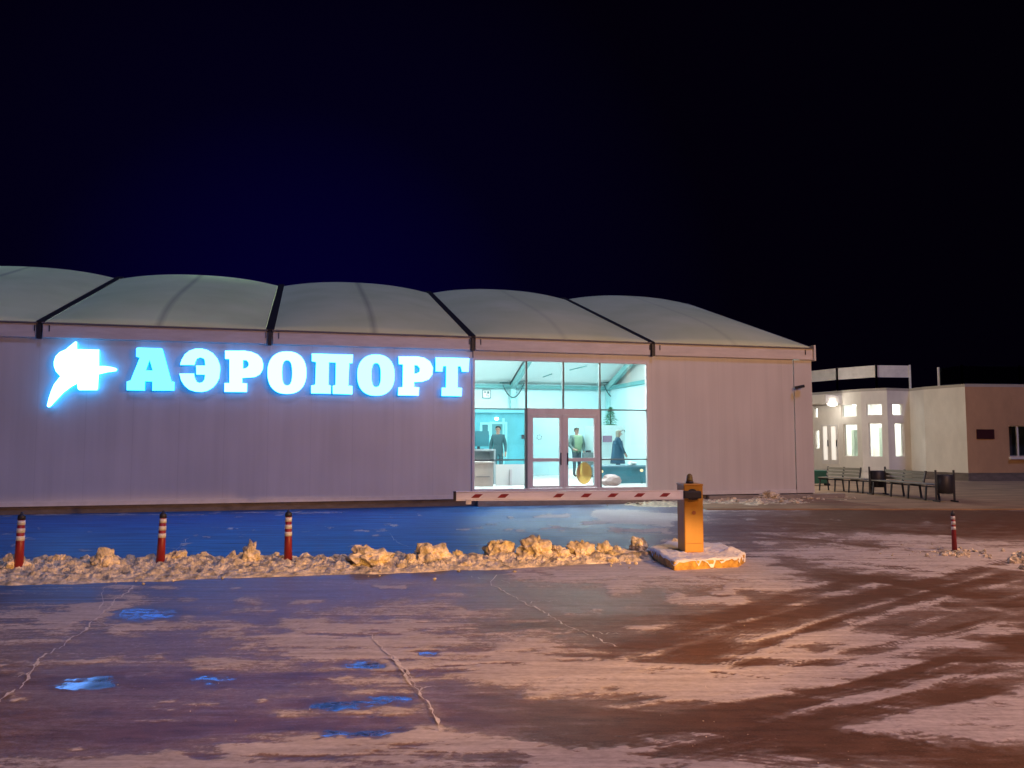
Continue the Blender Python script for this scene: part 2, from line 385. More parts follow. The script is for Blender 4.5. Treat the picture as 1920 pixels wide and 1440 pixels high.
NEG = [
 ([(1130,1196),(1220,1205),(1320,1216)],22,.6), ([(1060,1222),(1150,1224)],12,.5), ([(1400,1332),(1600,1292),(1760,1252),(1940,1212)],24,.75),
 ([(1330,1288),(1480,1290)],20,.5), ([(1500,1350),(1690,1322),(1850,1304)],22,.6), ([(940,1318),(1100,1334),(1300,1352),(1500,1372)],30,.8),
 ([(900,1362),(1060,1376)],28,.6), ([(1530,1374),(1700,1398),(1940,1436)],30,.8), ([(1290,1172),(1500,1146),(1700,1104),(1860,1074)],14,.5),
 ([(1480,1060),(1700,1090),(1940,1134)],14,.5), ([(1440,1060),(1560,1085),(1700,1120)],10,.3), ([(-40,1368),(560,1362),(820,1325)],56,.35), ([(0,1272),(560,1276)],16,.25),
 ([(1400,974),(1700,974),(1960,980)],30,.7), ([(1560,963),(1760,964),(1960,966)],12,.6), ([(0,1000),(600,1000),(860,1000)],70,.30), ([(1000,1330),(1400,1370)],10,.4),
 ([(1200,1396),(1420,1400),(1600,1420)],8,.5),([(1700,1190),(1930,1200)],10,.25),([(930,1110),(1250,1130)],20,.15),([(1100,1150),(1500,1160)],24,.25),
 ([(1500,1260),(1760,1275)],4,.35),([(960,1250),(1250,1268)],2,.5),([(1000,1256),(1300,1276)],2,.5),([(1060,1246),(1250,1258)],2,.4),
]
frag = fbm(GX*5, GY*14, 51, 4); frag2 = fbm(GX*1.6, GY*8, 57, 4)
acc_ = np.zeros_like(GX)
for p, wd, s in POS:
    far_ = p[0][1] < 1010
    if far_: stroke(snow, p, wd, s)
    else: stroke(acc_, p, wd, s*.95, soft=1.5)
for p, wd, s in NEG: stroke(acc_, p, wd, -s, soft=1.4)
snow = snow + acc_*np.clip(.95+(frag-.5)*2.2+(frag2-.5)*1.2, .25, 1.5)
for k_ in range(150):      # thin wind-blown flecks of frost on the ice strip and the road
    fx, fy = rng.uniform(0, 1900), rng.uniform(965, 1050) if k_ < 95 else rng.uniform(1085, 1430)
    ln_ = rng.uniform(8, 45)*(.5 if fy < 1060 else 1.3); stroke(snow, [(fx, fy), (fx+ln_, fy+rng.uniform(-1.5, 1.5))], rng.uniform(.8, 2.2)*(1 if fy < 1060 else 1.8), rng.uniform(.45, .9) if fy < 1060 else rng.uniform(.3, .7))
# tyre tread: cross-hatched rhythm pressed into the snow along a few tracks
tread = .5+.5*np.sin(GX*52+GY*20)
for p, wd in (([(1500,1362),(1640,1378),(1740,1392)],5), ([(980,1408),(1200,1396),(1400,1402)],7), ([(960,1440),(1100,1425)],7), ([(1500,1400),(1900,1405)],8)):
    mk = np.zeros_like(GX); stroke(mk, p, wd, 1.0); snow -= mk*(tread > .55)*.45
lines = np.sin((GY*1.0-GX*.12)*95)
mk = np.zeros_like(GX); stroke(mk, [(960,1258),(1250,1262),(1600,1290)], 30, 1.0); stroke(mk, [(1100,1420),(1500,1405),(1900,1395)], 40, 1.0); snow -= mk*(lines > .1)*.14
def track(pts, hw, s, lines=.05, seed=0, ridge=True):
    P_ = [gnd(*p) for p in pts]; best = np.full(GX.shape, 1e9); sd_ = np.zeros(GX.shape); acc = np.zeros(GX.shape); base = 0
    wob = (fbm(GX*.9, GY*.9, 60+seed, 3)-.5)*.10
    for a, b in zip(P_[:-1], P_[1:]):
        dx, dy = b.x-a.x, b.y-a.y; L2 = dx*dx+dy*dy; L1 = math.sqrt(L2)
        t = np.clip(((GX-a.x)*dx+(GY-a.y)*dy)/L2, 0, 1)
        ex, ey = GX-a.x-t*dx, GY-a.y-t*dy; d = np.hypot(ex, ey); k = d < best
        best = np.where(k, d, best); sd_ = np.where(k, np.sign(dx*ey-dy*ex)*d, sd_); acc = np.where(k, base+t*L1, acc); base += L1
    d = sd_+wob; hw = hw*1.15; m = np.clip((hw-np.abs(d))/(hw*.4), 0, 1)
    along = fbm(acc*1.3, d*2+seed, 90+seed, 3); ends = np.clip(acc/.8, 0, 1)*np.clip((base-acc)/.8, 0, 1)
    ln = .72+.28*np.sin(d*2*math.pi/lines)
    tr_ = .88+.12*np.sign(np.sin(acc*2*math.pi/.07+np.sin(d*60)))
    gate = np.clip((along-.22)*3.5, 0, 1)*ends
    if ridge:      # snow squeezed out on either side of the wheel
        rd = np.exp(-((np.abs(d)-hw*1.2)/(.035+.05*n1))**2)*np.clip((n4-.35)*3, 0, 1)
    else: rd = 0
    return vis*(m*ln*tr_*s*2.3 - rd*s*.85)*gate
for i_, (pts_, hw_, s_) in enumerate([
    ([(900,1436),(1150,1385),(1420,1325),(1600,1290),(1760,1252),(1930,1205)], .13, .5), ([(1330,1402),(1560,1348),(1720,1318),(1930,1268)], .12, .45),
    ([(1240,1250),(1420,1182),(1560,1132),(1760,1085),(1930,1040)], .16, .4), ([(1130,1218),(1330,1165),(1500,1115),(1700,1070)], .16, .4),
    ([(1440,1056),(1600,1080),(1760,1105),(1930,1138)], .18, .4), ([(1480,1042),(1660,1062),(1930,1100)], .18, .35),
    ([(940,1325),(1100,1338),(1300,1358),(1520,1378),(1700,1402),(1920,1438)], .12, .55), ([(700,1262),(940,1250),(1200,1258),(1500,1270),(1760,1290)], .10, .45),
    ([(760,1375),(1060,1382),(1300,1402),(1500,1430)], .12, .45), ([(0,1372),(400,1366),(800,1340)], .12, .35), ([(0,1275),(400,1272),(900,1262)], .11, .3),
    ([(300,1432),(700,1405),(1100,1412)], .10, .4), ([(1000,1232),(1300,1240),(1600,1245),(1900,1232)], .12, .4), ([(1450,1415),(1700,1385),(1925,1350)], .11, .35),
    ([(600,1190),(900,1180),(1200,1160)], .14, .25), ([(1380,975),(1600,990),(1900,1010)], .2, .3), ([(1380,1000),(1600,1020),(1900,1050)], .2, .3)]):
    snow = snow - track(pts_, hw_, s_, seed=i_)
    if i_ in (0, 2, 4, 6, 8): snow = snow - track([(x_+20, y_+(y_-830)*.11) for x_, y_ in pts_], hw_*.9, s_*.6, seed=i_+20)
for k_ in range(26):
    rr_ = random.Random(100+k_); dy = rr_.uniform(-60, 60); dx = rr_.uniform(-120, 120); kind_ = k_ % 3
    base_ = [[(1000,1390),(1300,1340),(1560,1285),(1760,1235),(1930,1180)], [(1150,1260),(1380,1200),(1560,1150),(1740,1100),(1900,1062)], [(900,1290),(1200,1300),(1500,1330),(1760,1370),(1930,1400)]][kind_]
    P2_ = [(x_+dx, min(1450, y_+dy*(y_-830)/400)) for x_, y_ in base_]
    snow = snow - track(P2_, rr_.uniform(.025, .06), rr_.choice((-.35, .3, .4)), lines=.03, seed=200+k_, ridge=False)
snow = snow + track([(960,1262),(1200,1270),(1500,1284),(1800,1310)], .3, .22, .11, 40, False) + track([(300,1400),(800,1392),(1300,1418),(1700,1436)], .3, .3, .10, 41, False) + track([(1060,1300),(1400,1290),(1900,1240)], .35, .22, .12, 42, False)
wet = np.zeros_like(GX)
for p, wd, s in [([(235,1156),(300,1154)],11,1), ([(142,1280),(185,1274)],12,1), ([(378,1271),(415,1275)],9,.9), ([(650,1249),(665,1249)],6,.9), ([(695,1245),(718,1245)],7,1),
                 ([(610,1326),(700,1320),(762,1316)],10,1), ([(620,1376),(740,1370)],8,1), ([(708,1345),(722,1346)],6,.8), ([(790,1225),(812,1225)],4,1),
                 ([(370,1414),(436,1416)],9,.6), ([(1060,1392),(1170,1384)],8,.5), ([(100,1276),(300,1280)],9,.3), ([(560,1330),(640,1326)],6,.5)]:
    stroke(wet, p, wd*.8, s*.78, soft=2.8)
snow -= wet*1.2
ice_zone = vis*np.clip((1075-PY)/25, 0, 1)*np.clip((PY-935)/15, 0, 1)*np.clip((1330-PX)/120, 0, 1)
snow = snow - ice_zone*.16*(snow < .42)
# the strip between the snow bank and the terminal is glazed ice with the sign's blue light put into its colour, fading to the right
sign_blue = np.clip((1090-PY)/50, 0, 1)*np.clip((PY-935)/15, 0, 1)*np.clip((1500-PX)/600, 0, 1)
sign_blue = np.maximum(sign_blue, np.clip((560-PX)/500, 0, 1)*np.clip((1200-PY)/100, 0, 1)*np.clip((PY-935)/15, 0, 1)*.8)
sign_blue = np.where(vis, np.clip(sign_blue, 0, 1), 0)
gz = np.where(vis, np.clip(snow-.35, 0, .5)*.012 + (n2-.5)*.008 - wet*.0, 0)*np.clip((40-GY)/5, 0, 1)*np.clip((12-np.abs(GX))/3, 0, 1)
gz -= gz.mean()*0
nx, ny = len(xs), len(ys)
verts = np.stack([GX.ravel(), GY.ravel(), gz.ravel()], 1)
ii, jj = np.meshgrid(np.arange(nx-1), np.arange(ny-1)); q = (jj*nx+ii).ravel()
faces = np.stack([q, q+1, q+nx+1, q+nx], 1)
me = bpy.data.meshes.new('ground')
me.vertices.add(len(verts)); me.vertices.foreach_set('co', verts.ravel())
me.loops.add(faces.size); me.loops.foreach_set('vertex_index', faces.ravel())
me.polygons.add(len(faces)); me.polygons.foreach_set('loop_start', np.arange(0, faces.size, 4)); me.polygons.foreach_set('loop_total', np.full(len(faces), 4))
me.polygons.foreach_set('use_smooth', np.ones(len(faces), dtype=bool)); me.update(calc_edges=True)
for nm, arr in (('snow', np.clip(np.where(vis, snow, .35), -.6, 1.2)), ('wet', np.clip(wet, 0, 1)), ('sign_blue', np.clip(sign_blue, 0, 1))):
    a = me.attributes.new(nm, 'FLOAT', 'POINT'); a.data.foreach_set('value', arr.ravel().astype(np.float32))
def ground_mat():
    m = bpy.data.materials.new('icy_asphalt'); m.use_nodes = True; n = m.node_tree; b = n.nodes['Principled BSDF']; L = n.links.new
    t = n.nodes.new('ShaderNodeTexCoord')
    def at(k):
        a = n.nodes.new('ShaderNodeAttribute'); a.attribute_name = k; return a.outputs['Fac']
    def nz(sc, st=(1,1,1), det=6):
        mp = n.nodes.new('ShaderNodeMapping'); mp.inputs['Scale'].default_value = st
        z = n.nodes.new('ShaderNodeTexNoise'); z.inputs['Scale'].default_value = sc; z.inputs['Detail'].default_value = det; z.inputs['Roughness'].default_value = .7
        L(t.outputs['Object'], mp.inputs[0]); L(mp.outputs[0], z.inputs['Vector']); return z.outputs['Fac']
    def math_(op, a, b_=None, c=None):
        k = n.nodes.new('ShaderNodeMath'); k.operation = op
        for i, v in enumerate((a, b_, c)):
            if v is None: continue
            if isinstance(v, (int, float)): k.inputs[i].default_value = v
            else: L(v, k.inputs[i])
        return k.outputs[0]
    def rng_(v, a, b_, c, d):
        k = n.nodes.new('ShaderNodeMapRange'); k.interpolation_type = 'SMOOTHSTEP'
        L(v, k.inputs[0])
        for i, q_ in enumerate((a, b_, c, d)): k.inputs[i+1].default_value = q_
        return k.outputs[0]
    fine = nz(16, (1, 1.6, 1)); mid = nz(3.2, (1, 2.5, 1)); grit = nz(90)
    streak = nz(1.5, (.35, 9, 1)); fine2 = nz(45, (1, 1.5, 1))
    s = at('snow')
    for v_, k_ in ((fine, 1.3), (mid, .9), (streak, 1.5), (fine2, 1.1)): s = math_('ADD', s, math_('MULTIPLY', math_('SUBTRACT', v_, .5), k_))
    thin = rng_(s, -.45, .60, 0, .25)
    full = rng_(s, .38, .84, 0, .66)
    speck = math_('MULTIPLY', rng_(nz(34, (1, 1.3, 1), 4), .60, .70, 0, 1), rng_(nz(2.2, (1, 1.6, 1)), .42, .60, 0, .38))
    thin = math_('ADD', thin, speck)
    cover = math_('MINIMUM', math_('ADD', thin, full), 1.0)
    asp = n.nodes.new('ShaderNodeValToRGB'); asp.color_ramp.elements[0].color = (.056, .024, .014, 1); asp.color_ramp.elements[1].color = (.21, .105, .068, 1)
    asp.color_ramp.elements[0].position = .36; asp.color_ramp.elements[1].position = .64
    L(math_('ADD', math_('MULTIPLY', grit, .45), math_('MULTIPLY', nz(5, (.6, 2.4, 1)), .55)), asp.inputs[0])
    snc = n.nodes.new('ShaderNodeValToRGB'); snc.color_ramp.elements[0].color = (.36, .31, .29, 1); snc.color_ramp.elements[1].color = (.70, .64, .62, 1)
    snc.color_ramp.elements[0].position = .36; snc.color_ramp.elements[1].position = .62
    L(math_('ADD', math_('MULTIPLY', fine, .4), math_('MULTIPLY', nz(2.4, (.4, 5, 1)), .6)), snc.inputs[0])
    mx = n.nodes.new('ShaderNodeMixRGB'); L(cover, mx.inputs[0]); L(asp.outputs[0], mx.inputs[1]); L(snc.outputs[0], mx.inputs[2])
    mi = n.nodes.new('ShaderNodeMixRGB'); L(math_('MULTIPLY', at('sign_blue'), rng_(cover, .3, .8, .92, .1)), mi.inputs[0]); L(mx.outputs[0], mi.inputs[1]); ic = n.nodes.new('ShaderNodeValToRGB'); ic.color_ramp.elements[0].color = (.001, .03, .13, 1); ic.color_ramp.elements[1].color = (.012, .19, .50, 1); ic.color_ramp.elements[0].position = .38; ic.color_ramp.elements[1].position = .62; L(streak, ic.inputs[0]); L(ic.outputs[0], mi.inputs[2])  # blue of the sign's light mixed into the ice base colour
    wm = rng_(math_('ADD', math_('ADD', at('wet'), math_('MULTIPLY', math_('SUBTRACT', fine, .5), 1.6)), math_('MULTIPLY', math_('SUBTRACT', streak, .5), 1.2)), .45, .95, 0, 1)
    mw = n.nodes.new('ShaderNodeMixRGB'); L(wm, mw.inputs[0]); L(mi.outputs[0], mw.inputs[1]); mw.inputs[2].default_value = (.02, .02, .025, 1)
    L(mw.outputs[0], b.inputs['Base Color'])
    r0 = rng_(cover, .1, .8, .50, .82)
    blue_k = math_('MULTIPLY', at('sign_blue'), rng_(cover, .3, .9, 1, .25))
    r1 = r0
    r2 = math_('MULTIPLY', r1, rng_(wm, 0, 1, 1, .40))
    L(r2, b.inputs['Roughness'])
    sp = math_('SUBTRACT', .38, math_('MULTIPLY', blue_k, .26)); L(sp, b.inputs['Specular IOR Level'])
    hb = math_('ADD', math_('MULTIPLY', cover, .6), math_('MULTIPLY', grit, .35)); hb = math_('ADD', hb, math_('MULTIPLY', fine2, .3))
    bp = n.nodes.new('ShaderNodeBump'); bp.inputs['Distance'].default_value = .008
    L(rng_(wm, 0, 1, .6, .04), bp.inputs['Strength']); L(hb, bp.inputs['Height']); L(bp.outputs[0], b.inputs['Normal'])
    return m
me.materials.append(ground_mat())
g = bpy.data.objects.new('ground', me); C.objects.link(g); tag(g, kind='structure')

# frost-filled cracks: thin ribbons on the road
M_FROST = mat('crack_frost', (.72, .66, .62), .8, noise=(20, .3, (1, 1, 1)))
def crack(pts, wpx, seed):
    rr = random.Random(seed); P = []
    for (a, b), (c, d) in zip(pts[:-1], pts[1:]):
        n = max(2, int(math.hypot(c-a, d-b)/4.5))
        for k in range(n): P.append((a+(c-a)*k/n, b+(d-b)*k/n))
    P.append(pts[-1]); mb = MB(); off = 0; vs = []
    for i, (x, y) in enumerate(P):
        off = off*.7 + rr.uniform(-4, 4)
        wd = .42*wpx*rr.choice((.3, .5, .8, 1, 1.6))*rr.uniform(.6, 1.3)*(.25 if i in (0, len(P)-1) else 1)*max(.5, (y-830)/400+.3)
        j = rr.uniform(-2, 2)
        for sx in (-.5, .5):
            g_ = gnd(x+off+sx*wd, y+j); vs.append((g_.x, g_.y, .0075+.0006*seed))
    fs = [(2*i, 2*i+1, 2*i+3, 2*i+2) for i in range(len(P)-1)]
    mb.add(vs, fs); return tag(mb.build('crack', M_FROST, fix=False), kind='structure')
crack([(935,1078),(925,1095),(950,1115),(990,1135),(1030,1155),(1090,1185),(1160,1215)], 5, 1)
crack([(695,1192),(715,1215),(735,1235),(760,1260),(785,1300),(810,1335),(832,1376)], 7, 2)
crack([(735,1235),(760,1262),(776,1290)], 9, 12)
crack([(255,1098),(215,1125),(180,1165),(130,1205),(70,1240),(40,1290),(5,1318)], 8, 3)
crack([(70,1240),(60,1262),(30,1275)], 5, 9)
crack([(990,1135),(1010,1128),(1050,1130)], 3, 10)
crack([(785,1300),(800,1290),(820,1292)], 4, 11)
crack([(1090,1185),(1130,1190),(1170,1192)], 3, 13)
crack([(180,1165),(210,1180),(225,1190)], 4, 14)
crack([(200,1100),(190,1120),(185,1145)], 5, 4)
crack([(325,1035),(340,1020),(357,1008)], 2.4, 5)
crack([(882,1082),(935,1090),(960,1095)], 3, 6)
crack([(725,1000),(745,1012),(770,1028)], 2, 7)
crack([(1325,1288),(1335,1300)], 4, 8)

# ------------------------------------------------------------------ terminal building (tent hall)
T = empty('terminal_building', (BX, BY, 0), YAW, 'long white hall with a scalloped fabric roof and a bright glazed entrance', 'building')
XL = -30.0; WY0, WY1 = 0.0, 2*RIDGE
FL = .42; WB, WT = .18, 3.97
GX0, GX1, GZT = -9.93, -5.18, 3.73
def TB(name, m, *boxes, bevel=0, smooth=False, parent=None):
    b = MB()
    for q in boxes: b.box(*q)
    return b.build(name, m, parent or T, smooth, bevel)
TB('wall', M_WALL, (XL, 0, WB, GX0-.07, .08, HE-.05))
TB('wall', M_WALL, (GX1+.07, 0, WB, -.62, .08, HE-.05))
TB('corner_panel', M_WALL, (-.60, -.02, WB, -.03, .08, WT-.002))
TB('wall', M_WALL, (GX0-.07, .003, GZT+.05, GX1+.07, .08, HE-.05))
TB('wall', M_INW, (XL+.1, WY1-.1, FL, -.1, WY1, HE))                  # rear wall
def gable(x, nm):
    b = MB(); poly = [(0.09, WB), (WY1-.11, WB), (WY1-.11, HE-.05), (RIDGE, HE+SL*RIDGE-.08), (0.09, HE-.05)]
    vs = [(x-.1, y, z) for y, z in poly]+[(x, y, z) for y, z in poly]; k = 5
    b.add(vs, [tuple(range(k))[::-1], tuple(range(k, 2*k))]+[(i, (i+1)%k, k+(i+1)%k, k+i) for i in range(k)])
    return b.build(nm, M_WALL, T)
gable(-.005, 'gable_wall'); gable(XL+.1, 'gable_wall')
TB('plinth', M_PLINTH, (XL, .03, -.05, -.05, .5, WB-.004))
TB('base_slab', M_CONC, (-3.4, -.12, -.05, .9, .02, .15), bevel=.01)
TB('base_rail', M_TRIM, (XL, -.03, WB, GX0-.1, -.002, WB+.10), (GX1+.1, -.03, WB, -.62, -.002, WB+.10))
TB('interior_floor', M_INF, (XL+.1, .1, FL-.1, -.11, WY1-.11, FL))
for k in range(6):
    x1 = -5*k-.07 if k else -.02; x0 = -5*(k+1)+.07
    b = MB(); b.box(x0, -.09, WT+.005, x1, -.004, HE-.05); b.build('valance', M_VAL, T, bevel=.012)
    b = MB(); b.box(x0-.02, -.12, HE-.045, x1+.02, .06, HE-.012); b.build('gutter', M_GUT, T)
for k in range(1, 6):
    x = -5*k; b = MB().box(x-.04, -.13, WT-.02, x+.04, -.02, HE-.06); b.build('bracket', M_DARK, T)
    for x_ in (x-.1, x+.2): MB().box(x_, -.115, HE-.22, x_+.018, -.092, HE-.08).build('clip', M_DARK, T)
MB().box(-.28, -.115, HE-.22, -.26, -.092, HE-.08).build('clip', M_DARK, T)
TB('corner_bracket', M_TRIM, (-.018, -.15, WT-.02, .04, .06, HE+.06))
TB('wall_seam', M_GUT, (-9.985+0, -.012, WB+.1, -9.965, -.001, WT))
# roof beams and scalloped membrane panels
def roofz(t): return HE + SL*t
for k in range(0, 7):
    x = -5*k if k else -.03
    b = MB()
    for s in (0, 1):
        y0, y1 = (0.0, RIDGE) if s == 0 else (2*RIDGE, RIDGE)
        b.bar((x, y0, HE-.06), (x, y1, roofz(RIDGE)-.06), .19 if k else .05, .16)
    b.build('roof_beam', M_DARK if k else M_GUT, T)
def membrane(k, liner=False):
    xr = -5*k-(.10 if k else .02); xl = -5*(k+1)+.10; nxm, nym = 36, 54
    vs, fs, seam = [], [], []
    for j in range(-1, nym+2):
        tt = min(max(j, 0), nym)/nym; y = 2*RIDGE*tt; t = min(y, 2*RIDGE-y)
        ridge = 1-abs(y-RIDGE)/RIDGE
        zb = HE + SL*t
        if abs(y-RIDGE) < .6: zb -= .5*SL*(.6-abs(y-RIDGE))**2/.6*.8
        B = .34*(1-math.exp(-t/1.1))*(.82+.18*math.cos(t/RIDGE*math.pi)) + .02
        for i in range(nxm+1):
            u = -1+2*i/nxm; x = (xl+xr)/2+u*(xr-xl)/2
            arch = (1-abs(u)**2.3)
            vs.append((x, min(max(y, .12), 2*RIDGE-.12) if liner else y, zb + B*arch + (-.06 if liner else .02 - (.06 if j in (-1, nym+1) else 0)))); seam.append(1.0 if i == nxm//2 else 0.)
    for j in range(nym+2):
        for i in range(nxm):
            a = j*(nxm+1)+i; fs.append((a, a+1, a+nxm+2, a+nxm+1))
    if liner: return mesh_from('ceiling_liner', vs, fs, mat('liner_white', (.86, .93, .93), .7), T, True)
    o = mesh_from('roof_panel', vs, fs, M_MEMB, T, True)
    a = o.data.attributes.new('seam', 'FLOAT', 'POINT'); a.data.foreach_set('value', np.array(seam, dtype=np.float32)*(.45 if k in (2, 3, 4) else .15))
    return o
for k in range(6): membrane(k)
for k in (0, 1, 2): membrane(k, True)

# glazed entrance
TB('window_frame', M_FRAME, (GX0-.07, -.05, FL-.14, GX0, .07, GZT+.05), (GX1, -.05, FL-.14, GX1+.07, .07, GZT+.05),
   (GX0, -.05, GZT, GX1, .07, GZT+.05), (GX0, -.06, FL-.14, GX1, .09, FL), bevel=.006)
ml = MB()
for x in (-8.555, -7.54, -6.515): ml.box(x-.022, -.035, 2.50, x+.022, .05, GZT)
ml.box(-8.59, -.035, FL, -8.53, .05, 2.50); ml.box(-6.53, -.035, FL, -6.48, .05, 2.50)
ml.box(GX0, -.03, 2.46, -8.59, .045, 2.49); ml.box(-6.48, -.03, 2.46, GX1, .045, 2.495)
ml.box(GX0, -.03, 1.14, -8.59, .045, 1.175); ml.box(-6.48, -.03, 1.14, GX1, .045, 1.175)
ml.build('mullions', M_MULL, T)
def pane(x0, z0, x1, z1, y=.005, parent=None, nm='pane'):
    return MB().box(x0, y, z0, x1, y+.008, z1).build(nm, M_GLASS, parent or T)
for a, c in ((GX0, -8.58), (-8.53, -7.565), (-7.515, -6.54), (-6.49, GX1)): pane(a, 2.497, c, GZT)
for a, c in ((GX0, -8.59), (-6.48, GX1)): pane(a, 1.186, c, 2.454); pane(a, FL, c, 1.129)
TB('door_frame', M_FRAME, (-8.528, -.05, 2.34, -6.532, .06, 2.498), (-8.528, -.05, FL, -8.47, .06, 2.339), (-6.60, -.05, FL, -6.532, .06, 2.339), (-7.565, -.052, FL, -7.505, .06, 2.339))
for x0, x1, hx in ((-8.465, -7.57, -7.63), (-7.50, -6.605, -7.44)):
    d = MB(); s = .085
    d.box(x0, -.045, FL+.01, x0+s, .045, 2.335); d.box(x1-s, -.045, FL+.01, x1, .045, 2.335)
    d.box(x0+s, -.044, 2.25, x1-s, .044, 2.335); d.box(x0+s, -.044, FL+.01, x1-s, .044, FL+.06); d.box(x0+s, -.044, 1.11, x1-s, .044, 1.20)
    dr = d.build('door', M_FRAME, T)
    pane(x0+s, 1.20, x1-s, 2.25, .0, dr); pane(x0+s, FL+.06, x1-s, 1.11, .0, dr)
    h = MB().bar((hx, -.075, 1.02), (hx, -.075, 1.34), .025); h.box(hx-.012, -.075, 1.05, hx+.012, -.045, 1.075); h.box(hx-.012, -.075, 1.29, hx+.012, -.045, 1.315)
    h.build('handle', M_DARK, dr)
# amber visibility sticker low on the right-hand door
ring = [(-6.97+.215*math.cos(a*math.pi/18), .80+.29*math.sin(a*math.pi/18)) for a in range(36)]
MB().plate(ring, None, -.008, -.003).build('sticker', M_AMBER, T)['label'] = 'amber oval sticker on the lower door glass'
cres = [(-6.97+.215*math.cos(a), .80+.29*math.sin(a)) for a in np.linspace(2.0, 4.35, 16)] + [(-6.99+.13*math.cos(a), .80+.27*math.sin(a)) for a in np.linspace(4.3, 2.05, 16)]
MB().plate(cres, None, -.014, -.009).build('sticker_rim', film('rim_film', (.80, .72, .66)), T)
assert True
# steps / threshold at the door
TB('threshold', M_CONC, (-9.9, -.32, -.05, -5.2, -.062, .17), bevel=.01)

# hall interior
TB('inner_beam', M_BEAMI, (XL+.2, WY1-.34, HE-.26, -.2, WY1-.14, HE-.10))
M_COL = mat('column_pale', (.34, .66, .68), .6); M_RAF = mat('rafter_grey', (.20, .42, .43), .5)
for x in (-10, -5, -.34): MB().box(x-.11, WY1-.40, FL, x+.11, WY1-.16, HE-.27).build('column', M_COL, T)
for x in (-15, -10, -5, -.40): MB().bar((x, WY1-.3, HE-.2), (x, RIDGE, roofz(RIDGE)-.28), .16, .26).build('rafter', M_RAF, T)
MB().box(-.30, .15, FL, -.115, WY1-.41, HE-.10).build('wall_lining', M_INW, T)
TB('inner_beam', M_BEAMI, (-.42, .2, HE-.26, -.301, WY1-.42, HE-.10))
M_TUBE = emis_mat('lamp_tube', (.88, 1.0, 1.0), 175)
def ceiling_lamp(lx, ly, z, L, label):
    P = Vector((BX+lx*ca-ly*sa, BY+lx*sa+ly*ca, z))
    r = empty('ceiling_lamp', P, YAW, label, 'lamp', 'tube lamps hanging inside the hall')
    MB().box(-L/2, -.05, 0, L/2, .05, .06).build('housing', M_WHITE, r)
    MB().box(-L/2+.03, -.12, -.035, L/2-.03, .12, -.004).build('tube', M_TUBE, r)
for i, (lx, ly, z) in enumerate(((-11.3, 4.0, 4.95), (-7.6, .75, 4.2), (-4.0, 5.0, 5.1), (-11.5, 11, 5.25), (-7.5, 11.4, 5.2), (-3.5, 11, 5.25), (-17, 7.5, 5.9), (-24, 7.5, 5.9))):
    ceiling_lamp(lx, ly, z, 2.2, ['white tube lamp above the desks left of the doors', 'white tube lamp straight inside the double doors', 'white tube lamp above the blue counter',
        'white tube lamp over the left rear of the hall', 'white tube lamp over the middle rear of the hall', 'white tube lamp over the right rear of the hall',
        'white tube lamp behind the lettered wall', 'white tube lamp at the far left end of the hall'][i])
def loc(px, py, ly):        # terminal-local point seen at a photo pixel, on plane ly
    lx, z = fac(px, py, ly); return lx, z
def world(lx, ly, z): return Vector((BX+lx*ca-ly*sa, BY+lx*sa+ly*ca, z))
def thing(nm, lx, ly, z, label, cat, group=None): return empty(nm, world(lx, ly, z), YAW, label, cat, group)
# cables drooping from the eave beam
M_CAB = mat('cable_black', (.02, .07, .08), .5)
for (ax, ay, bx_, by_, sag, lab) in ((943, 722, 983, 718, 25, 'dark cable loop hanging from the inner beam at the left window'), (1133, 722, 1167, 716, 25, 'dark cable loop hanging from the inner beam above the small fir tree')):
    ly = WY1-.5; pts = []
    for k in range(15):
        u = k/14; x = ax+(bx_-ax)*u; y = ay+(by_-ay)*u + sag*4*u*(1-u)
        q = loc(x, y, ly); pts.append((q[0], 0, q[1]))
    ox = pts[0][0]; oz = pts[0][2]
    r = thing('cable', ox, ly, oz, lab, 'cable')
    MB().tube([(p[0]-ox, 0, p[2]-oz) for p in pts], .026, 8).build('cable_loop', M_CAB, r, True)
    MB().bar((-.15, 0, .1), (1.15, 0, .22), .05).build('clip', M_CAB, r)
# thin bars hanging under the membrane
for (a, b_, c, d, lab) in ((1018, 707, 1035, 701, 'short thin rod under the roof, left of centre'), (1068, 694, 1100, 686, 'longer thin rod under the roof, right of centre')):
    p, q = loc(a, b_, 10), loc(c, d, 10)
    r = thing('roof_rod', p[0], 10, p[1], lab, 'rod')
    MB().bar((0, 0, 0), (q[0]-p[0], 0, q[1]-p[1]), .04).build('rod', M_BEAMI, r)
# office cabin seen in the left panes
ly = 6.0
x0 = loc(880, 800, ly)[0]-.8; x1, zt = loc(993, 768, ly); 
cab = thing('office_cabin', x0, ly, FL, 'teal panelled office cabin seen through the left window', 'cabin')
W_ = x1-x0; H_ = zt-FL
MB().box(0, 0, 0, W_, .08, H_-.12).box(W_-.06, .08, 0, W_, 3.2, H_-.12).build('wall', M_TEAL, cab)
MB().box(-.05, -.06, H_-.119, W_+.03, 3.3, H_).build('roof', mat('teal_light', (.20, .62, .72), .5), cab)
M_CYF = mat('cyan_frame', (.28, .78, .85), .5)
def lxz(px, py): q = loc(px, py, ly-.03); return q[0]-x0, q[1]-FL
for (a, b_, c, d) in ((904, 796, 915, 815), (922, 795, 947, 860)):
    (p0, q0), (p1, q1) = lxz(a, d), lxz(c, b_)
    fr = MB(); f_ = .07
    fr.box(p0-f_, -.05, q0, p0, -.001, q1+f_); fr.box(p1, -.05, q0, p1+f_, -.001, q1+f_); fr.box(p0, -.05, q1, p1, -.001, q1+f_)
    w_ = fr.build('window_frame', M_CYF, cab)
    MB().box(p0, -.025, q0, p1, -.003, q1).build('pane', M_TEALD if c < 920 else mat('teal_mid', (.07, .30, .36), .4), w_)
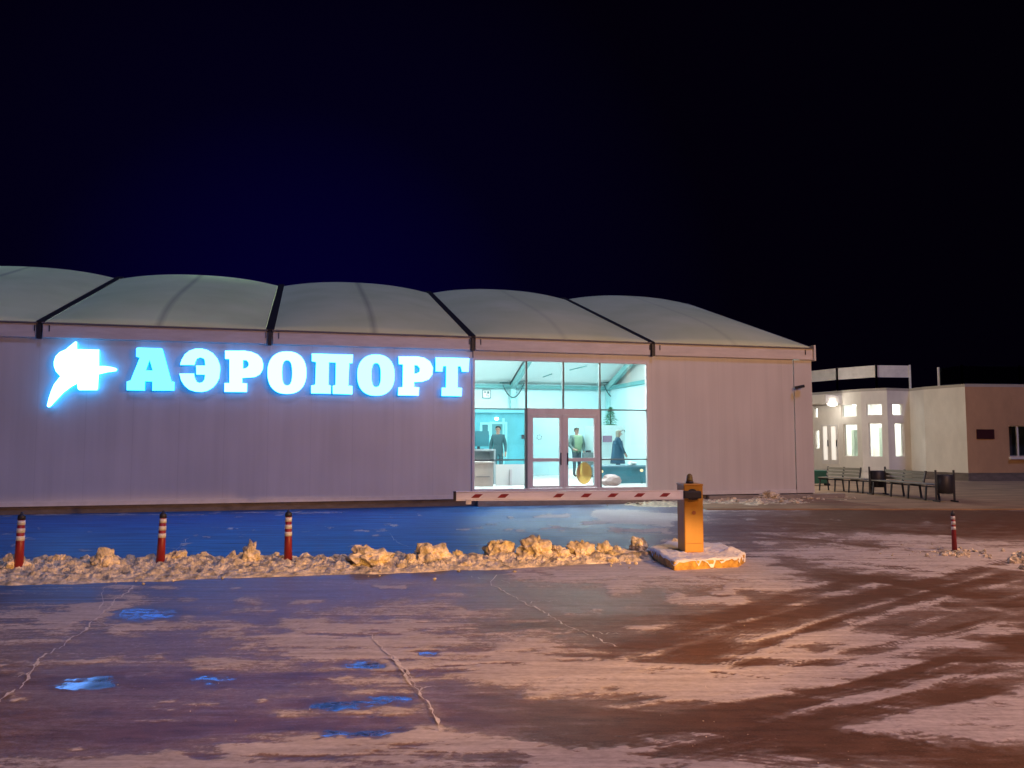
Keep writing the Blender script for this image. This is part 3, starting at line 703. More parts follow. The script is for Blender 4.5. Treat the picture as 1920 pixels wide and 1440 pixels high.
MB().box(W_-.95, -.03, .1, W_-.88, -.001, H_-.3).build('post', M_CYF, cab)
q = lxz(930, 785); MB().lathe([(.001, -.06), (.06, -.04), (.07, 0), (.05, .04)], 12, (q[0], -.12, q[1])).build('lamp', emis_mat('cabin_lamp', (.8, 1, 1), 6), cab, True)
q = lxz(981, 819); MB().box(q[0]-.05, -.05, q[1]-.07, q[0]+.05, -.002, q[1]+.07).build('switch_box', M_DARK, cab)
# desk with monitor
ly = 2.6; q = loc(905, 842, ly); q2 = loc(925, 842, ly)
dk = thing('desk', q2[0], ly, FL, 'grey desk standing behind the lower left window', 'desk')
MB().box(-1.3, -.3, q[1]-FL-.05, 0, .4, q[1]-FL).build('top', mat('desk_grey', (.34, .40, .44), .5), dk)
for bb in ((-.05, -.29, 0, 0, .39, q[1]-FL-.051), (-1.3, -.29, 0, -1.25, .39, q[1]-FL-.051)): MB().box(*bb).build('leg_panel', mat('desk_grey', (.34, .40, .44)), dk)
MB().box(-1.249, .3, .4, -.051, .33, q[1]-FL-.051).build('back_panel', mat('desk_grey', (.34, .40, .44)), dk)
mo = thing('monitor', q2[0]-.42, ly, q[1], 'dark flat monitor on the grey desk', 'monitor')
MB().box(-.36, -.03, .08, .28, .02, .52).build('screen', M_TEALD, mo)
MB().box(-.06, -.02, 0, .02, .02, .079).box(-.16, -.09, 0, .12, .08, .012).build('stand', M_DARK, mo)
# beige cabinet lower left and white radiator pieces
ly = 1.2; a_, t_ = loc(896, 866, ly); b2, _ = loc(925, 866, ly)
cb = thing('beige_cabinet', a_-.1, ly, FL, 'beige low cabinet behind the lowest left pane', 'cabinet')
MB().box(0, 0, 0, b2-a_+.1, .45, t_-FL-.04).build('body', mat('beige_board', (.62, .50, .44), .6, noise=(3, .15, (1, 1, 1))), cb, bevel=.01)
MB().box(-.02, -.02, t_-FL-.039, b2-a_+.12, .47, t_-FL).build('top', mat('beige_top', (.72, .62, .56), .5), cb)
MB().box(.05, -.015, .25, b2-a_, -.002, .27).build('drawer_gap', M_GUT, cb)
ly = 1.6; a_, t_ = loc(930, 868, ly); b2, _ = loc(984, 868, ly)
pn = thing('low_partition', a_, ly, FL, 'low white partition with a grey post behind the lower left window', 'partition')
MB().box(0, 0, 0, b2-a_, .05, .58).build('panel', M_WHITE, pn)
q = loc(957, 892, ly)[0]-a_; MB().box(q-.03, -.05, 0, q+.03, -.001, .44).build('post', M_FRAME, pn)
# kiosk with plaque, fir tree on top, counter at right
ly = 5.2; a_, t_ = loc(1118, 797, ly); b2, _ = loc(1172, 797, ly)
ki = thing('white_kiosk', a_, ly, FL, 'white kiosk wall with a mauve plaque beneath the small fir tree', 'kiosk')
MB().box(0, 0, 0, b2-a_, 1.2, t_-FL).build('wall', mat('kiosk_white', (.72, .92, .93), .6), ki)
(p0, q0), (p1, q1) = loc(1130, 829, ly), loc(1147, 817, ly)
MB().box(p0-a_, -.03, q0-FL, p1-a_, -.001, q1-FL).build('plaque', mat('plaque_mauve', (.30, .20, .30), .5), ki)
(p0, q0) = loc(1167, 808, ly)
MB().tube([(p0-a_-.08, -.02, q0-FL-.03), (p0-a_, -.02, q0-FL+.03), (p0-a_+.07, -.02, q0-FL+.02), (p0-a_+.09, -.02, q0-FL-.05)], .012, 6).build('wire_hook', M_CAB, ki)
# fir tree
px_, pz_ = loc(1145, 797, ly+.4); TH = loc(1145, 763, ly+.4)[1]-pz_
tr = thing('fir_tree', px_, ly+.4, t_, 'small dark green artificial fir tree standing on the white kiosk', 'christmas tree')
TH += pz_-t_
MB().tube([(0, 0, 0), (0, 0, TH*.95)], [.03, .006], 8).build('trunk', mat('bark', (.08, .05, .03)), tr)
cr_ = MB(); rr = random.Random(3)
for k in range(900):
    h = rr.random()**.8; z = .04+h*TH*.94; rmax = .30*(1-h)**.9+.02
    step_ = 1-.35*((h*5) % 1); r_ = rmax*step_*math.sqrt(rr.random()); a = rr.uniform(0, 6.283)
    p = Vector((r_*math.cos(a), r_*math.sin(a), z)); d = Vector((math.cos(a), math.sin(a), -.35+rr.uniform(-.3, .3))).normalized()*rr.uniform(.05, .11)
    s_ = Vector((-math.sin(a), math.cos(a), rr.uniform(-.4, .4)))*.014
    cr_.add([p-s_, p+s_, p+d], [(0, 1, 2)])
cr_.build('crown', mat('fir_green', (.01, .16, .08), .6), tr, fix=False)
pl_ = MB(); pl_.lathe([(.20, -.001+.002), (.22, .02), (.10, .05), (.03, .06)], 16); pl_.build('stand', mat('fir_green', (.01, .16, .08)), tr)
ly = 1.9; a_, t_ = loc(1124, 873, ly); b2, _ = loc(1216, 873, ly)
ct = thing('service_counter', a_, ly, FL, 'blue teal service counter behind the lower right window', 'counter')
MB().box(0, 0, 0, b2-a_+.2, .55, t_-FL-.051).build('body', mat('counter_teal', (.04, .22, .30), .45, noise=(2, .35, (.4, 1, 2))), ct)
MB().box(-.03, -.06, t_-FL-.05, b2-a_+.23, .6, t_-FL).build('top', mat('counter_top', (.16, .30, .38), .35), ct)
q = loc(1190, 869, ly); cu = thing('paper_stack', q[0], ly+.2, t_, 'crumpled white paper lying on the blue counter', 'paper')
def rock(nm, r, m, parent, sq=(1, 1, 1), seed=0, sub=3, amp=.35, parts=None):
    bm = bmesh.new(); bmesh.ops.create_icosphere(bm, subdivisions=sub, radius=1)
    for v in bm.verts:
        n = v.co.normalized(); o = Vector((seed*3.7, seed*1.3, seed*7.1))
        k = 1 + amp*mnoise.noise(n*1.4+o) + amp*.55*mnoise.noise(n*3.1+o) + amp*.35*mnoise.noise(n*7+o)
        k = round(k*5)/5*.35 + k*.65
        v.co = Vector((n.x*k*sq[0], n.y*k*sq[1], n.z*k*sq[2]))*r
    me_ = bpy.data.meshes.new(nm); bm.to_mesh(me_); bm.free(); me_.materials.append(m)
    o = bpy.data.objects.new(nm, me_); C.objects.link(o)
    if parent: o.parent = parent
    return o
rock('paper', .12, M_WHITE, cu, (1.3, .8, .45), 4, 2).location = (0, 0, .05)
for (px, py, lab) in ((1203, 882, 'small glowing ball standing in for a reflected headlight, right end of the counter'), (1128, 884, 'small glowing ball standing in for a reflected headlight, left end of the counter')):
    ly = 1.7; q = loc(px, py, ly); lp = thing('lamp', q[0], ly, q[1], lab, 'lamp', None)  # glowing balls added in place of headlights reflected in the glass
    MB().lathe([(.004, -.045), (.04, -.03), (.052, 0), (.04, .03), (.004, .045)], 14).build('glint_ball', emis_mat('warm_bulb', (1, .75, .40), 1.6), lp, True)
    MB().box(-.02, -.03, -.06-.35, .02, .03, -.04).build('stem', M_TEALD, lp)
q = loc(1128, 915, .8); q2 = loc(1166, 902, .8)
bg_ = thing('pale_sack', (q[0]+q2[0])/2, .8, FL, 'pale pink sack slumped behind the lower right window', 'sack')
rock('sack', .26, mat('sack_pink', (.62, .48, .46), .8), bg_, (1.15, .6, .7), 9, 3, .2).location = (0, 0, .13)
# wall phone symbol (pictogram sheets)
ly = WY1-.12
q = loc(912, 739, ly); ps = thing('notice', q[0], ly, q[1], 'white framed notice with small black marks high on the rear wall', 'notice')
MB().box(-.17, -.03, -.17, .17, -.002, .17).build('sheet', M_WHITE, ps)
fb = MB(); 
for bx4 in ((-.19, -.19, .19, -.165), (-.19, .165, .19, .19), (-.19, -.165, -.165, .165), (.165, -.165, .19, .165)): fb.box(bx4[0], -.04, bx4[1], bx4[2], -.001, bx4[3])
fb.build('frame', M_CAB, ps)
for bx4 in ((-.11, .06, -.03, .12), (.03, .02, .12, .13), (0, -.10, .03, .01), (.06, -.12, .09, -.04)): MB().box(bx4[0], -.036, bx4[1], bx4[2], -.031, bx4[3]).build('mark', M_CAB, ps)
ly = 7; q = loc(1011, 820, ly)
q0 = loc(985, 775, 8)[0]; q1_ = loc(1052, 775, 8)[0]
sw = thing('wall_screen', q0, 8.0, FL, 'pale cyan standing screen wall with a small dashed circle behind the left door', 'screen wall')
MB().box(0, 0, 0, q1_-q0+.1, .08, loc(1000, 773, 8)[1]-FL).build('panel', M_INW, sw)
rg = MB()
cc = loc(1011, 820, 8)
for k in range(6):
    a = k*math.pi/3+.3; rg.bar((cc[0]-q0+.09*math.cos(a-.28), -.006, cc[1]-FL+.09*math.sin(a-.28)), (cc[0]-q0+.09*math.cos(a+.28), -.006, cc[1]-FL+.09*math.sin(a+.28)), .02)
rg.build('dashed_circle', M_CAB, sw)

# ------------------------------------------------------------------ people (one continuous skinned body each)
def person(nm, root, joints, edges, rads, mats, zones, hair=None):
    """joints: name -> xyz, metres, z up from the feet"""
    names = list(joints); me_ = bpy.data.meshes.new(nm)
    me_.from_pydata([joints[k] for k in names], [(names.index(a), names.index(b_)) for a, b_ in edges], [])
    o = bpy.data.objects.new(nm, me_); C.objects.link(o)
    sk = o.modifiers.new('skin', 'SKIN'); sk.use_smooth_shade = True
    for i, k in enumerate(names):
        r_ = rads[k]; me_.skin_vertices[0].data[i].radius = r_ if hasattr(r_, '__len__') else (r_, r_)
    me_.skin_vertices[0].data[0].use_root = True
    ss = o.modifiers.new('sub', 'SUBSURF'); ss.levels = 2; ss.render_levels = 2
    bpy.context.view_layer.update()
    ev = o.evaluated_get(bpy.context.evaluated_depsgraph_get()); m2 = bpy.data.meshes.new_from_object(ev)
    bpy.data.objects.remove(o); m2.materials.clear()
    for m in mats: m2.materials.append(m)
    for p in m2.polygons:
        p.material_index = zones(p.center); p.use_smooth = True
    o = bpy.data.objects.new(nm, m2); C.objects.link(o); o.parent = root
    return o
SKIN = mat('skin', (.42, .26, .20), .6)
def std_joints(pose):
    J = dict(pelvis=(0,0,.93), waist=(0,0,1.07), chest=(0,0,1.30), neck=(0,0,1.46), chin=(0,-.015,1.54), head=(0,-.02,1.62), crown=(0,-.005,1.71),
        sl=(-.17,0,1.40), el=(-.24,.02,1.12), wl=(-.25,-.06,.88), hl=(-.25,-.08,.80), sr=(.17,0,1.40), er=(.24,.02,1.12), wr=(.25,-.06,.88), hr=(.25,-.08,.80),
        pl=(-.09,0,.86), kl=(-.10,-.01,.48), al=(-.10,.02,.09), tl=(-.11,-.13,.04), pr=(.09,0,.86), kr=(.10,-.01,.48), ar=(.10,.02,.09), tr=(.11,-.13,.04))
    J.update(pose)
    for s, sx in (('l', -1), ('r', 1)):      # five fingers of unequal length on each hand
        w_, h_ = Vector(J['w'+s]), Vector(J['h'+s]); d = (h_-w_).normalized()
        for i, (o, ln) in enumerate(((-.03, .055), (-.012, .075), (.008, .082), (.026, .072))):
            J[f'f{i}{s}'] = tuple(h_+d*ln+Vector((-.01*sx, o, 0)))
        J['th'+s] = tuple(h_+d*.0+Vector((-.02*sx, -.055, -.01)))
    return J
EDG = [('pelvis','waist'),('waist','chest'),('chest','neck'),('neck','chin'),('chin','head'),('head','crown'),('chest','sl'),('sl','el'),('el','wl'),('wl','hl'),('chest','sr'),('sr','er'),('er','wr'),('wr','hr'),
       ('pelvis','pl'),('pl','kl'),('kl','al'),('al','tl'),('pelvis','pr'),('pr','kr'),('kr','ar'),('ar','tr')]
for s in 'lr': EDG += [('h'+s, f'f{i}{s}') for i in range(4)]+[('w'+s, 'th'+s)]
RAD = dict(pelvis=(.15,.11), waist=(.145,.11), chest=(.17,.12), neck=.058, chin=(.06,.065), head=(.078,.095), crown=(.062,.075), sl=.075, el=.052, wl=.034, hl=(.026,.04), sr=.075, er=.052, wr=.034, hr=(.026,.04),
           pl=.10, kl=.068, al=.045, tl=.036, pr=.10, kr=.068, ar=.045, tr=.036)
for s in 'lr':
    for i in range(4): RAD[f'f{i}{s}'] = .009
    RAD['th'+s] = .011
def add_person(px, ptop, ly, face, height, jacket, trousers, label, pose={}, bulk=1.0, hairc=(.03, .02, .02), long_hair=False, vest=None):
    lx, zt_ = loc(px, ptop, ly)
    P = world(lx, ly, FL); r = empty('person', P, YAW+face, label, 'person'); k = height/1.76; r.scale = (k, k, k)
    J = std_joints(pose); rd = dict(RAD)
    for q_ in ('pelvis', 'waist', 'chest', 'sl', 'sr', 'el', 'er'):
        v = rd[q_]; rd[q_] = tuple(x*bulk for x in v) if hasattr(v, '__len__') else v*bulk
    ms = [SKIN, jacket, trousers, mat('shoe', (.02, .02, .02), .5), vest or jacket]
    def zones(c):
        if c.z > 1.475 and abs(c.x) < .13: return 0
        if c.z < .10: return 3
        hands = min((c-Vector(J['hl'])).length, (c-Vector(J['hr'])).length)
        if hands < .11: return 0
        if c.z < .88 and abs(c.x) < .20: return 2
        if vest and abs(c.x) < .17: return 4
        return 1
    bd = person('body', r, J, EDG, rd, ms, zones)
    hd = Vector(J['head'])
    hm = MB(); vs = []; n_ = 14
    prof = [(.02, .125), (.07, .115), (.095, .08), (.10, .03), (.098, -.02)] + ([(.10, -.08), (.09, -.16)] if long_hair else [])
    for rr_, zz in prof:
        for a in range(n_+1):
            an = math.pi*(.04+.92*a/n_) if zz < .05 else math.pi*(-.5+2*a/n_)
            vs.append((hd.x+rr_*.98*math.cos(an), hd.y+.005+rr_*1.12*math.sin(an), hd.z+zz))
    fs = [(i*(n_+1)+a, i*(n_+1)+a+1, (i+1)*(n_+1)+a+1, (i+1)*(n_+1)+a) for i in range(len(prof)-1) for a in range(n_)]
    hm.add(vs, fs); hm.add([(hd.x, hd.y, hd.z+.13)]+vs[:n_+1], [(0, i+1, i+2) for i in range(n_)])
    ho = hm.build('hair', mat('hair_%d' % int(hairc[0]*1000), hairc, .7), r, True, fix=False)
    fc = MB(); y_ = hd.y-.098
    for sx in (-1, 1): fc.box(hd.x+sx*.032-.012, y_-.006, hd.z+.002, hd.x+sx*.032+.012, y_+.03, hd.z+.014)
    fc.build('eyes', mat('eye_dark', (.03, .03, .03), .3), r)
    MB().add([(hd.x-.012, y_+.012, hd.z-.035), (hd.x+.012, y_+.012, hd.z-.035), (hd.x, y_-.026, hd.z-.032), (hd.x, y_+.004, hd.z+.008)], [(0,1,2),(0,2,3),(1,3,2)]) 
    ns = MB(); ns.add([(hd.x-.014, y_+.014, hd.z-.035), (hd.x+.014, y_+.014, hd.z-.035), (hd.x, y_-.024, hd.z-.032), (hd.x, y_+.006, hd.z+.01)], [(0,1,2),(0,2,3),(1,3,2)]); ns.build('nose', SKIN, r, True)
    MB().box(hd.x-.022, y_+.006, hd.z-.062, hd.x+.022, y_+.03, hd.z-.054).build('mouth', mat('lip', (.30, .10, .09), .5), r)
    for sx in (-1, 1):
        e_ = rock('ear', .022, SKIN, r, (.4, .8, 1.2), 2, 1, .1); e_.location = (hd.x+sx*.082, hd.y+.01, hd.z-.005)
    return r
gj = mat('grey_green_jacket', (.11, .18, .17), .8); yv = mat('olive_vest', (.20, .32, .20), .8)
add_person(1081, 811, 6.2, .25, 1.72, gj, mat('dark_trousers', (.04, .07, .09), .8), 'person in a grey jacket and pale green vest standing behind the right door',
           dict(sl=(-.20,0,1.40), sr=(.20,0,1.40), el=(-.31,.0,1.14), er=(.30,.02,1.13), wl=(-.24,-.16,.96), hl=(-.18,-.22,.95)), 1.42, (.05, .05, .045), vest=yv)
bj = mat('blue_coat', (.01, .055, .10), .8)
wm = add_person(1158, 818, 4.3, 1.35, 1.62, bj, mat('navy_trousers', (.02, .05, .08), .8), 'person in a long dark blue coat standing in profile beside the mauve plaque',
           dict(el=(-.24,-.10,1.12), wl=(-.22,-.22,.90), hl=(-.21,-.26,.83), er=(.24,-.02,1.12), wr=(.24,-.10,.88), hr=(.23,-.13,.80), head=(0,-.05,1.60), crown=(0,-.04,1.69), chin=(0,-.04,1.53)), 1.22, (.30, .28, .22), True)
MB().tube([(0, .0, 1.36), (0, 0, 1.2), (0, .01, 1.0), (0, .01, .75), (0, .01, .55)], [.20, .235, .25, .285, .32], 20).build('coat', bj, wm, True).scale = (1, .82, 1)
add_person(934, 800, 5.0, -.3, 1.74, mat('teal_coat', (.015, .07, .09), .7), mat('teal_trousers', (.02, .08, .1), .8), 'person in dark clothes standing before the teal office cabin',
           dict(), 1.15, (.02, .03, .03))
# dark bag held near the first person
q = loc(1103, 850, 5.6); bgd = thing('suitcase', q[0], 5.6, FL, 'dark grey suitcase beside the person in the pale green vest', 'suitcase')
MB().box(-.2, -.13, .05, .2, .13, q[1]-FL+.03).build('shell', mat('case_grey', (.14, .18, .19), .5), bgd, bevel=.04)
MB().box(-.09, -.015, q[1]-FL+.032, .09, .015, q[1]-FL+.10).build('handle', M_DARK, bgd)

# ------------------------------------------------------------------ lit sign
def zt(x0, y0, s, pts, ly): return [fac(x0+a*s, y0+b_*s, ly) for a, b_ in pts]
def sell(cx, cy, rx, ry, e=2.35, n=40):
    o = []
    for k in range(n):
        a = 2*math.pi*k/n; c_, s_ = math.cos(a), math.sin(a)
        o.append((cx+rx*math.copysign(abs(c_)**(2/e), c_), cy+ry*math.copysign(abs(s_)**(2/e), s_)))
    return o
s1, s3 = 280/1920, 340/1920
LET = [
 (70, 620, s1, [(1272,232),(1290,218),(1600,228),(1612,240),(1725,655),(1765,660),(1760,770),(1478,770),(1480,652),(1385,650),(1382,768),(1150,765),(1150,655),(1200,640),(1318,345),(1270,335)], [(1445,375),(1395,512),(1485,512)], 'cyan'),
 (320, 630, s1, [(122,372),(140,310),(180,240),(240,190),(320,163),(400,163),(470,180),(540,220),(600,290),(632,370),(636,440),(625,540),(590,610),(540,665),(470,705),(400,720),(320,715),(240,690),(180,640),(135,570),(115,490),(118,482),(300,482),(310,540),(335,590),(370,605),(410,595),(435,560),(445,498),(330,495),(328,380),(445,380),(440,310),(420,285),(380,275),(340,290),(318,330),(308,372)], None, 'pale'),
 (320, 630, s1, [(700,190),(950,190),(1040,205),(1120,240),(1170,290),(1190,360),(1185,430),(1150,490),(1090,525),(1020,535),(920,540),(920,605),(982,610),(980,720),(690,718),(692,605),(755,605),(755,295),(700,295)], [(930,310),(975,312),(1000,340),(1005,370),(990,400),(965,415),(930,420)], 'white'),
 (320, 630, s1, sell(1495, 472, 250, 273), sell(1497, 474, 66, 162, 2.6, 24), 'white'),
 (560, 640, s3, [(140,130),(575,142),(570,230),(535,232),(525,470),(570,475),(568,560),(362,556),(362,470),(390,462),(395,225),(320,222),(315,462),(340,470),(340,554),(132,550),(132,468),(175,460),(185,218),(140,212)], None, 'pale'),
 (560, 640, s3, sell(818, 358, 197, 218), sell(820, 357, 50, 128, 2.6, 24), 'pale'),
 (560, 640, s3, [(1057,160),(1250,160),(1330,175),(1390,215),(1422,280),(1415,350),(1380,400),(1310,428),(1222,432),(1222,482),(1275,488),(1270,575),(1052,572),(1055,488),(1100,485),(1105,245),(1060,242)], [(1225,252),(1258,255),(1283,285),(1280,320),(1255,338),(1225,342)], 'white'),
 (560, 640, s3, [(1450,170),(1805,180),(1798,322),(1730,322),(1715,265),(1685,265),(1682,492),(1728,495),(1725,580),(1512,578),(1515,492),(1560,490),(1562,262),(1530,262),(1520,320),(1450,318)], None, 'pale'),
]
LOGO = [(125,960),(150,860),(180,770),(215,690),(297,585),(240,525),(215,460),(213,400),(235,330),(290,275),(370,240),(395,215),(490,140),(510,145),(512,238),(795,245),(795,455),(860,455),(940,465),(1000,480),(1028,495),(1010,520),(900,535),(790,562),(780,745),(765,765),(540,765),(518,745),(515,680),(440,720),(340,795),(260,880),(180,965),(150,985),(128,975)]
EM = {'cyan': emis_mat('face_cyan', (.32, 2.2, 10.0), 1.0), 'pale': emis_mat('face_pale', (.72, 3.6, 13.5), 1.0), 'white': emis_mat('face_white', (.95, 3.8, 14.0), 1.0)}
M_SIDE = emis_mat('letter_return', (.0, .9, 2.7), 1.0)
def smallen(poly, k=.0):
    return poly
SY0, SY1 = -.15, -.07
sg = empty('airport_sign', world(-14, -.1, 2.8), YAW, 'glowing blue-white slab letters spelling АЭРОПОРТ on the hall wall', 'sign')
for x0, y0, s, outer, hole, c_ in LET:
    o_ = [(a+14, b_-2.8) for a, b_ in zt(x0, y0, s, outer, SY0)]; h_ = [(a+14, b_-2.8) for a, b_ in zt(x0, y0, s, hole, SY0)] if hole else None
    L_ = MB().plate(o_, h_, SY0+.1, SY1+.1, 'sides').build('letter', M_SIDE, sg)
    MB().plate(o_, h_, SY0+.094, SY0+.098).build('lit_face', EM[c_], L_)
lg = empty('emblem_sign', world(-19, -.1, 3.0), YAW, 'glowing white emblem with a curved swoosh, left of the blue letters', 'sign')
o_ = [(a+19, b_-3.0) for a, b_ in zt(70, 620, s1, LOGO, SY0)]
MB().plate(o_, None, SY0+.1, SY1+.1, 'sides').build('side_band', emis_mat('emblem_return', (.05, 2.2, 6.0), 1.0), lg)
MB().plate(o_, None, SY0+.094, SY0+.098).build('lit_face', emis_mat('emblem_white', (1.8, 4.6, 13.0), 1.0), lg)

fl = empty('wall_floodlight', world(.0, 7.0, 3.9), YAW, 'unseen white floodlight added on the hidden gable end to light the annex', 'floodlight')  # added out of view to brighten the annex and benches
MB().box(.001, -.2, -.1, .16, .2, .12).build('housing', M_DARK, fl); MB().box(.161, -.17, -.08, .168, .17, .10).build('lens', emis_mat('flood_lens', (1, .94, .84), 20), fl)
fd = bpy.data.lights.new('flood_light', 'POINT'); fo_ = bpy.data.objects.new('flood_light', fd); C.objects.link(fo_); fo_.parent = fl
fo_.location = (.35, 0, 0); fd.energy = 1150; fd.color = (1, .92, .80); fd.shadow_soft_size = .12
# wall camera near the right corner
q = fac(1498, 726, -.1)
wc = empty('wall_camera', world(q[0], 0, q[1]), YAW, 'small dark camera on the white wall near the right corner', 'camera')
MB().box(-.02, -.14, -.02, .02, -.021, .02).build('arm', M_TRIM, wc)
MB().bar((-.16, -.18, -.02), (.12, -.16, .03), .09, .08).build('housing', M_DARK, wc, bevel=.012)

# ------------------------------------------------------------------ barrier
BA = R(5)
bp0 = gnd(1320, 1033, .15); bw, bd_ = .262, .33
br = empty('road_barrier', (bp0.x-bw/2*math.cos(BA), bp0.y-bw/2*math.sin(BA), 0), BA, 'orange barrier cabinet with a lowered red and white boom', 'barrier')
MB().box(-bw/2, 0, .13, bw/2, bd_, 1.04).build('cabinet', M_ORANGE, br, bevel=.012)
MB().box(-bw/2-.006, -.006, 1.02, bw/2+.006, bd_+.006, 1.045).build('lid', M_ORANGE, br, bevel=.008)
MB().lathe([(.030, 0), (.036, .006), (.036, .0)], 18).v
lk = MB(); lk.tube([(-.0, -.008, .66), (0, .004, .66)], [.026, .026], 18); 
o = lk.build('lock_cover', mat('rust_brown', (.30, .09, .02), .6), br); o.scale = (1, 1, 1)
MB().box(-bw/2+.02, -.0035, .25, bw/2-.02, -.0008, .255).build('door_gap', mat('rust_brown', (.30, .09, .02)), br)
MB().lathe([(.052, 1.046), (.054, 1.066), (.048, 1.075)], 20, (-.005, bd_*.45, 0)).build('beacon_base', M_DARK, br)
amb = bpy.data.materials.new('beacon_plastic'); amb.use_nodes = True
ab = amb.node_tree.nodes['Principled BSDF']; ab.inputs['Base Color'].default_value = (.38, .28, .10, 1); ab.inputs['Roughness'].default_value = .12; ab.inputs['Transmission Weight'].default_value = .5
MB().lathe([(.046, 1.076), (.042, 1.12), (.036, 1.155), (.022, 1.172), (.004, 1.178)], 20, (-.005, bd_*.45, 0)).build('beacon_lens', amb, br, True)
MB().bar((-bw/2-.03, -.055, .905), (bw/2-.05, -.055, .905), .09, .10).bar((-bw/2+.05, -.04, .85), (bw/2-.09, -.04, .85), .06, .03).build('boom_clamp', M_BLACKR, br, bevel=.02)
MB().tube([(-.02, -.012, .905), (-.02, .02, .905)], [.075, .075], 20).build('hub', M_DARK, br)
bx0, bx1 = -bw/2-.035, -3.20
M_BOOM = mat('boom_white', (.92, .90, .88), .4, noise=(9, .15, (.3, 1, 1)))
boom = MB().box(bx1, -.085, .855, bx0, -.03, .955).build('boom', M_BOOM, br, bevel=.01)
MB().box(bx1, -.089, .956, bx0, -.026, .966).build('rail', M_BOOM, boom); MB().box(bx1, -.089, .844, bx0, -.026, .854).build('rail', M_BOOM, boom)
for i, px in enumerate((895, 943, 1045, 1096, 1146, 1196, 1244)):
    t = (px-960)/F; X = t*(bp0.y-.15); lx_ = (X-(bp0.x-bw/2))/math.cos(BA)
    s_ = MB(); w_ = .10; k = .028
    s_.add([(lx_-w_/2-k, -.0875, .882), (lx_+w_/2-k, -.0875, .882), (lx_+w_/2+k, -.0875, .930), (lx_-w_/2+k, -.0875, .930),
            (lx_-w_/2-k, -.0845, .882), (lx_+w_/2-k, -.0845, .882), (lx_+w_/2+k, -.0845, .930), (lx_-w_/2+k, -.0845, .930)],
           [(0,1,2,3),(4,7,6,5),(0,4,5,1),(1,5,6,2),(2,6,7,3),(3,7,4,0)])
    s_.build('stripe', M_REDR, boom)
MB().box(bx1-.035, -.10, .85, bx1, -.015, .965).build('end_cap', M_BLACKR, boom)
MB().box(bx1+.13, -.11, .80, bx1+.20, -.015, .86).build('tip_fitting', M_REFL, boom)

# traffic island with snow on it
def island():
    pts = [(1216,1046),(1256,1068),(1264,1072),(1384,1066),(1398,1056),(1352,1037),(1250,1034)]
    P = [gnd(x, y-6, .03) for x, y in pts]; cx = sum(p.x for p in P)/len(P); cy = sum(p.y for p in P)/len(P)
    r = empty('traffic_island', (cx, cy, 0), 0, 'small yellow-edged concrete island under the orange barrier, capped with snow', 'traffic island')
    poly = [(p.x-cx, p.y-cy) for p in P]
    MB().prism(poly, -.02, .115).build('kerb', M_YELLOW, r, bevel=.02)
    # snow cap, a lumpy sheet draped over the kerb
    n = 60; rings = 26; vs = [(0, 0, .15)]; fs = []
    def edge(a):
        d = Vector((math.cos(a), math.sin(a))); best = 1e9
        for i in range(len(poly)):
            p, q_ = Vector(poly[i]), Vector(poly[(i+1)%len(poly)]); e_ = q_-p; den = d.x*e_.y-d.y*e_.x
            if abs(den) < 1e-9: continue
            t = (p.x*e_.y-p.y*e_.x)/den; u = (p.x*d.y-p.y*d.x)/den
            if t > 0 and -1e-6 <= u <= 1+1e-6: best = min(best, t)
        return best
    n = 120
    for j in range(1, rings+1):
        for i in range(n):
            a = 2*math.pi*i/n; R_ = edge(a); f_ = j/rings*1.015
            nz = mnoise.noise(Vector((math.cos(a)*6, math.sin(a)*6, 3)))+.5*mnoise.noise(Vector((math.cos(a)*17, math.sin(a)*17, 8)))
            drip = max(0, f_-.93)*(1.5+3.5*nz)
            x, y = R_*f_*math.cos(a), R_*f_*math.sin(a)
            h = .132 + .022*mnoise.noise(Vector((x*5, y*5, 1))) + .018*mnoise.noise(Vector((x*17, y*17, 5))) + .075*math.exp(-((x-.46)**2+(y+.12)**2)/.012) + .03*math.exp(-((x+.5)**2+(y+.1)**2)/.02)
            if f_ > .985: h -= .01+(f_-.985)*(.4+6.5*max(0, nz+.12))
            vs.append((x, y, max(h, .02)))
    for i in range(n): fs.append((0, 1+i, 1+(i+1)%n))
    for j in range(rings-1):
        for i in range(n):
            a = 1+j*n+i; b_ = 1+j*n+(i+1)%n; fs.append((a, a+n, b_+n, b_))
    mesh_from('snow_cap', vs, fs, M_CAPSNOW, r, True)
    return r
island()

# ------------------------------------------------------------------ delineator posts
def bollard():
    r = empty('traffic_post', (0, 0, 0))
    H = .73; pr = lambda z: .056-.016*z/H
    MB().lathe([(pr(0), 0), (pr(.69), .66)], 22).build('pole', M_REDP, r, True)
    for z0 in (.40, .495, .59):
        MB().lathe([(pr(z0)+.0025, z0), (pr(z0+.055)+.0025, z0+.055)], 22).build('band', M_REFL, r, True)
    MB().lathe([(pr(.66)+.004, .655), (pr(.70)+.003, .70), (.030, .715), (.014, .722), (.014, .745), (.002, .75)], 18).build('cap', M_DARK, r, True)
    MB().lathe([(.085, 0), (.08, .012), (.06, .02)], 20).build('foot', M_BLACKR, r, True)
    return r
b0 = bollard()
for i, (x, y, s, tl, lab) in enumerate(((34, 1075, 1.0, -.02, 'red and white striped traffic post at the left edge of the snow bank'),
                              (300, 1066, .98, -.03, 'red and white striped traffic post, middle of the three in the snow bank'),
                              (540, 1062, .98, .01, 'red and white striped traffic post nearest the boom tip'),
                              (1790, 1034, .80, .01, 'worn red and white traffic post standing alone on the right'))):
    o = b0 if i == 0 else copy_tree(b0); p = gnd(x, y); o.location = p; o.scale = (s*(.8 if i == 3 else 1), s*(.8 if i == 3 else 1), s); o.rotation_euler = (0, -tl, 0)
    tag(o, lab, 'traffic post', 'red and white traffic posts')

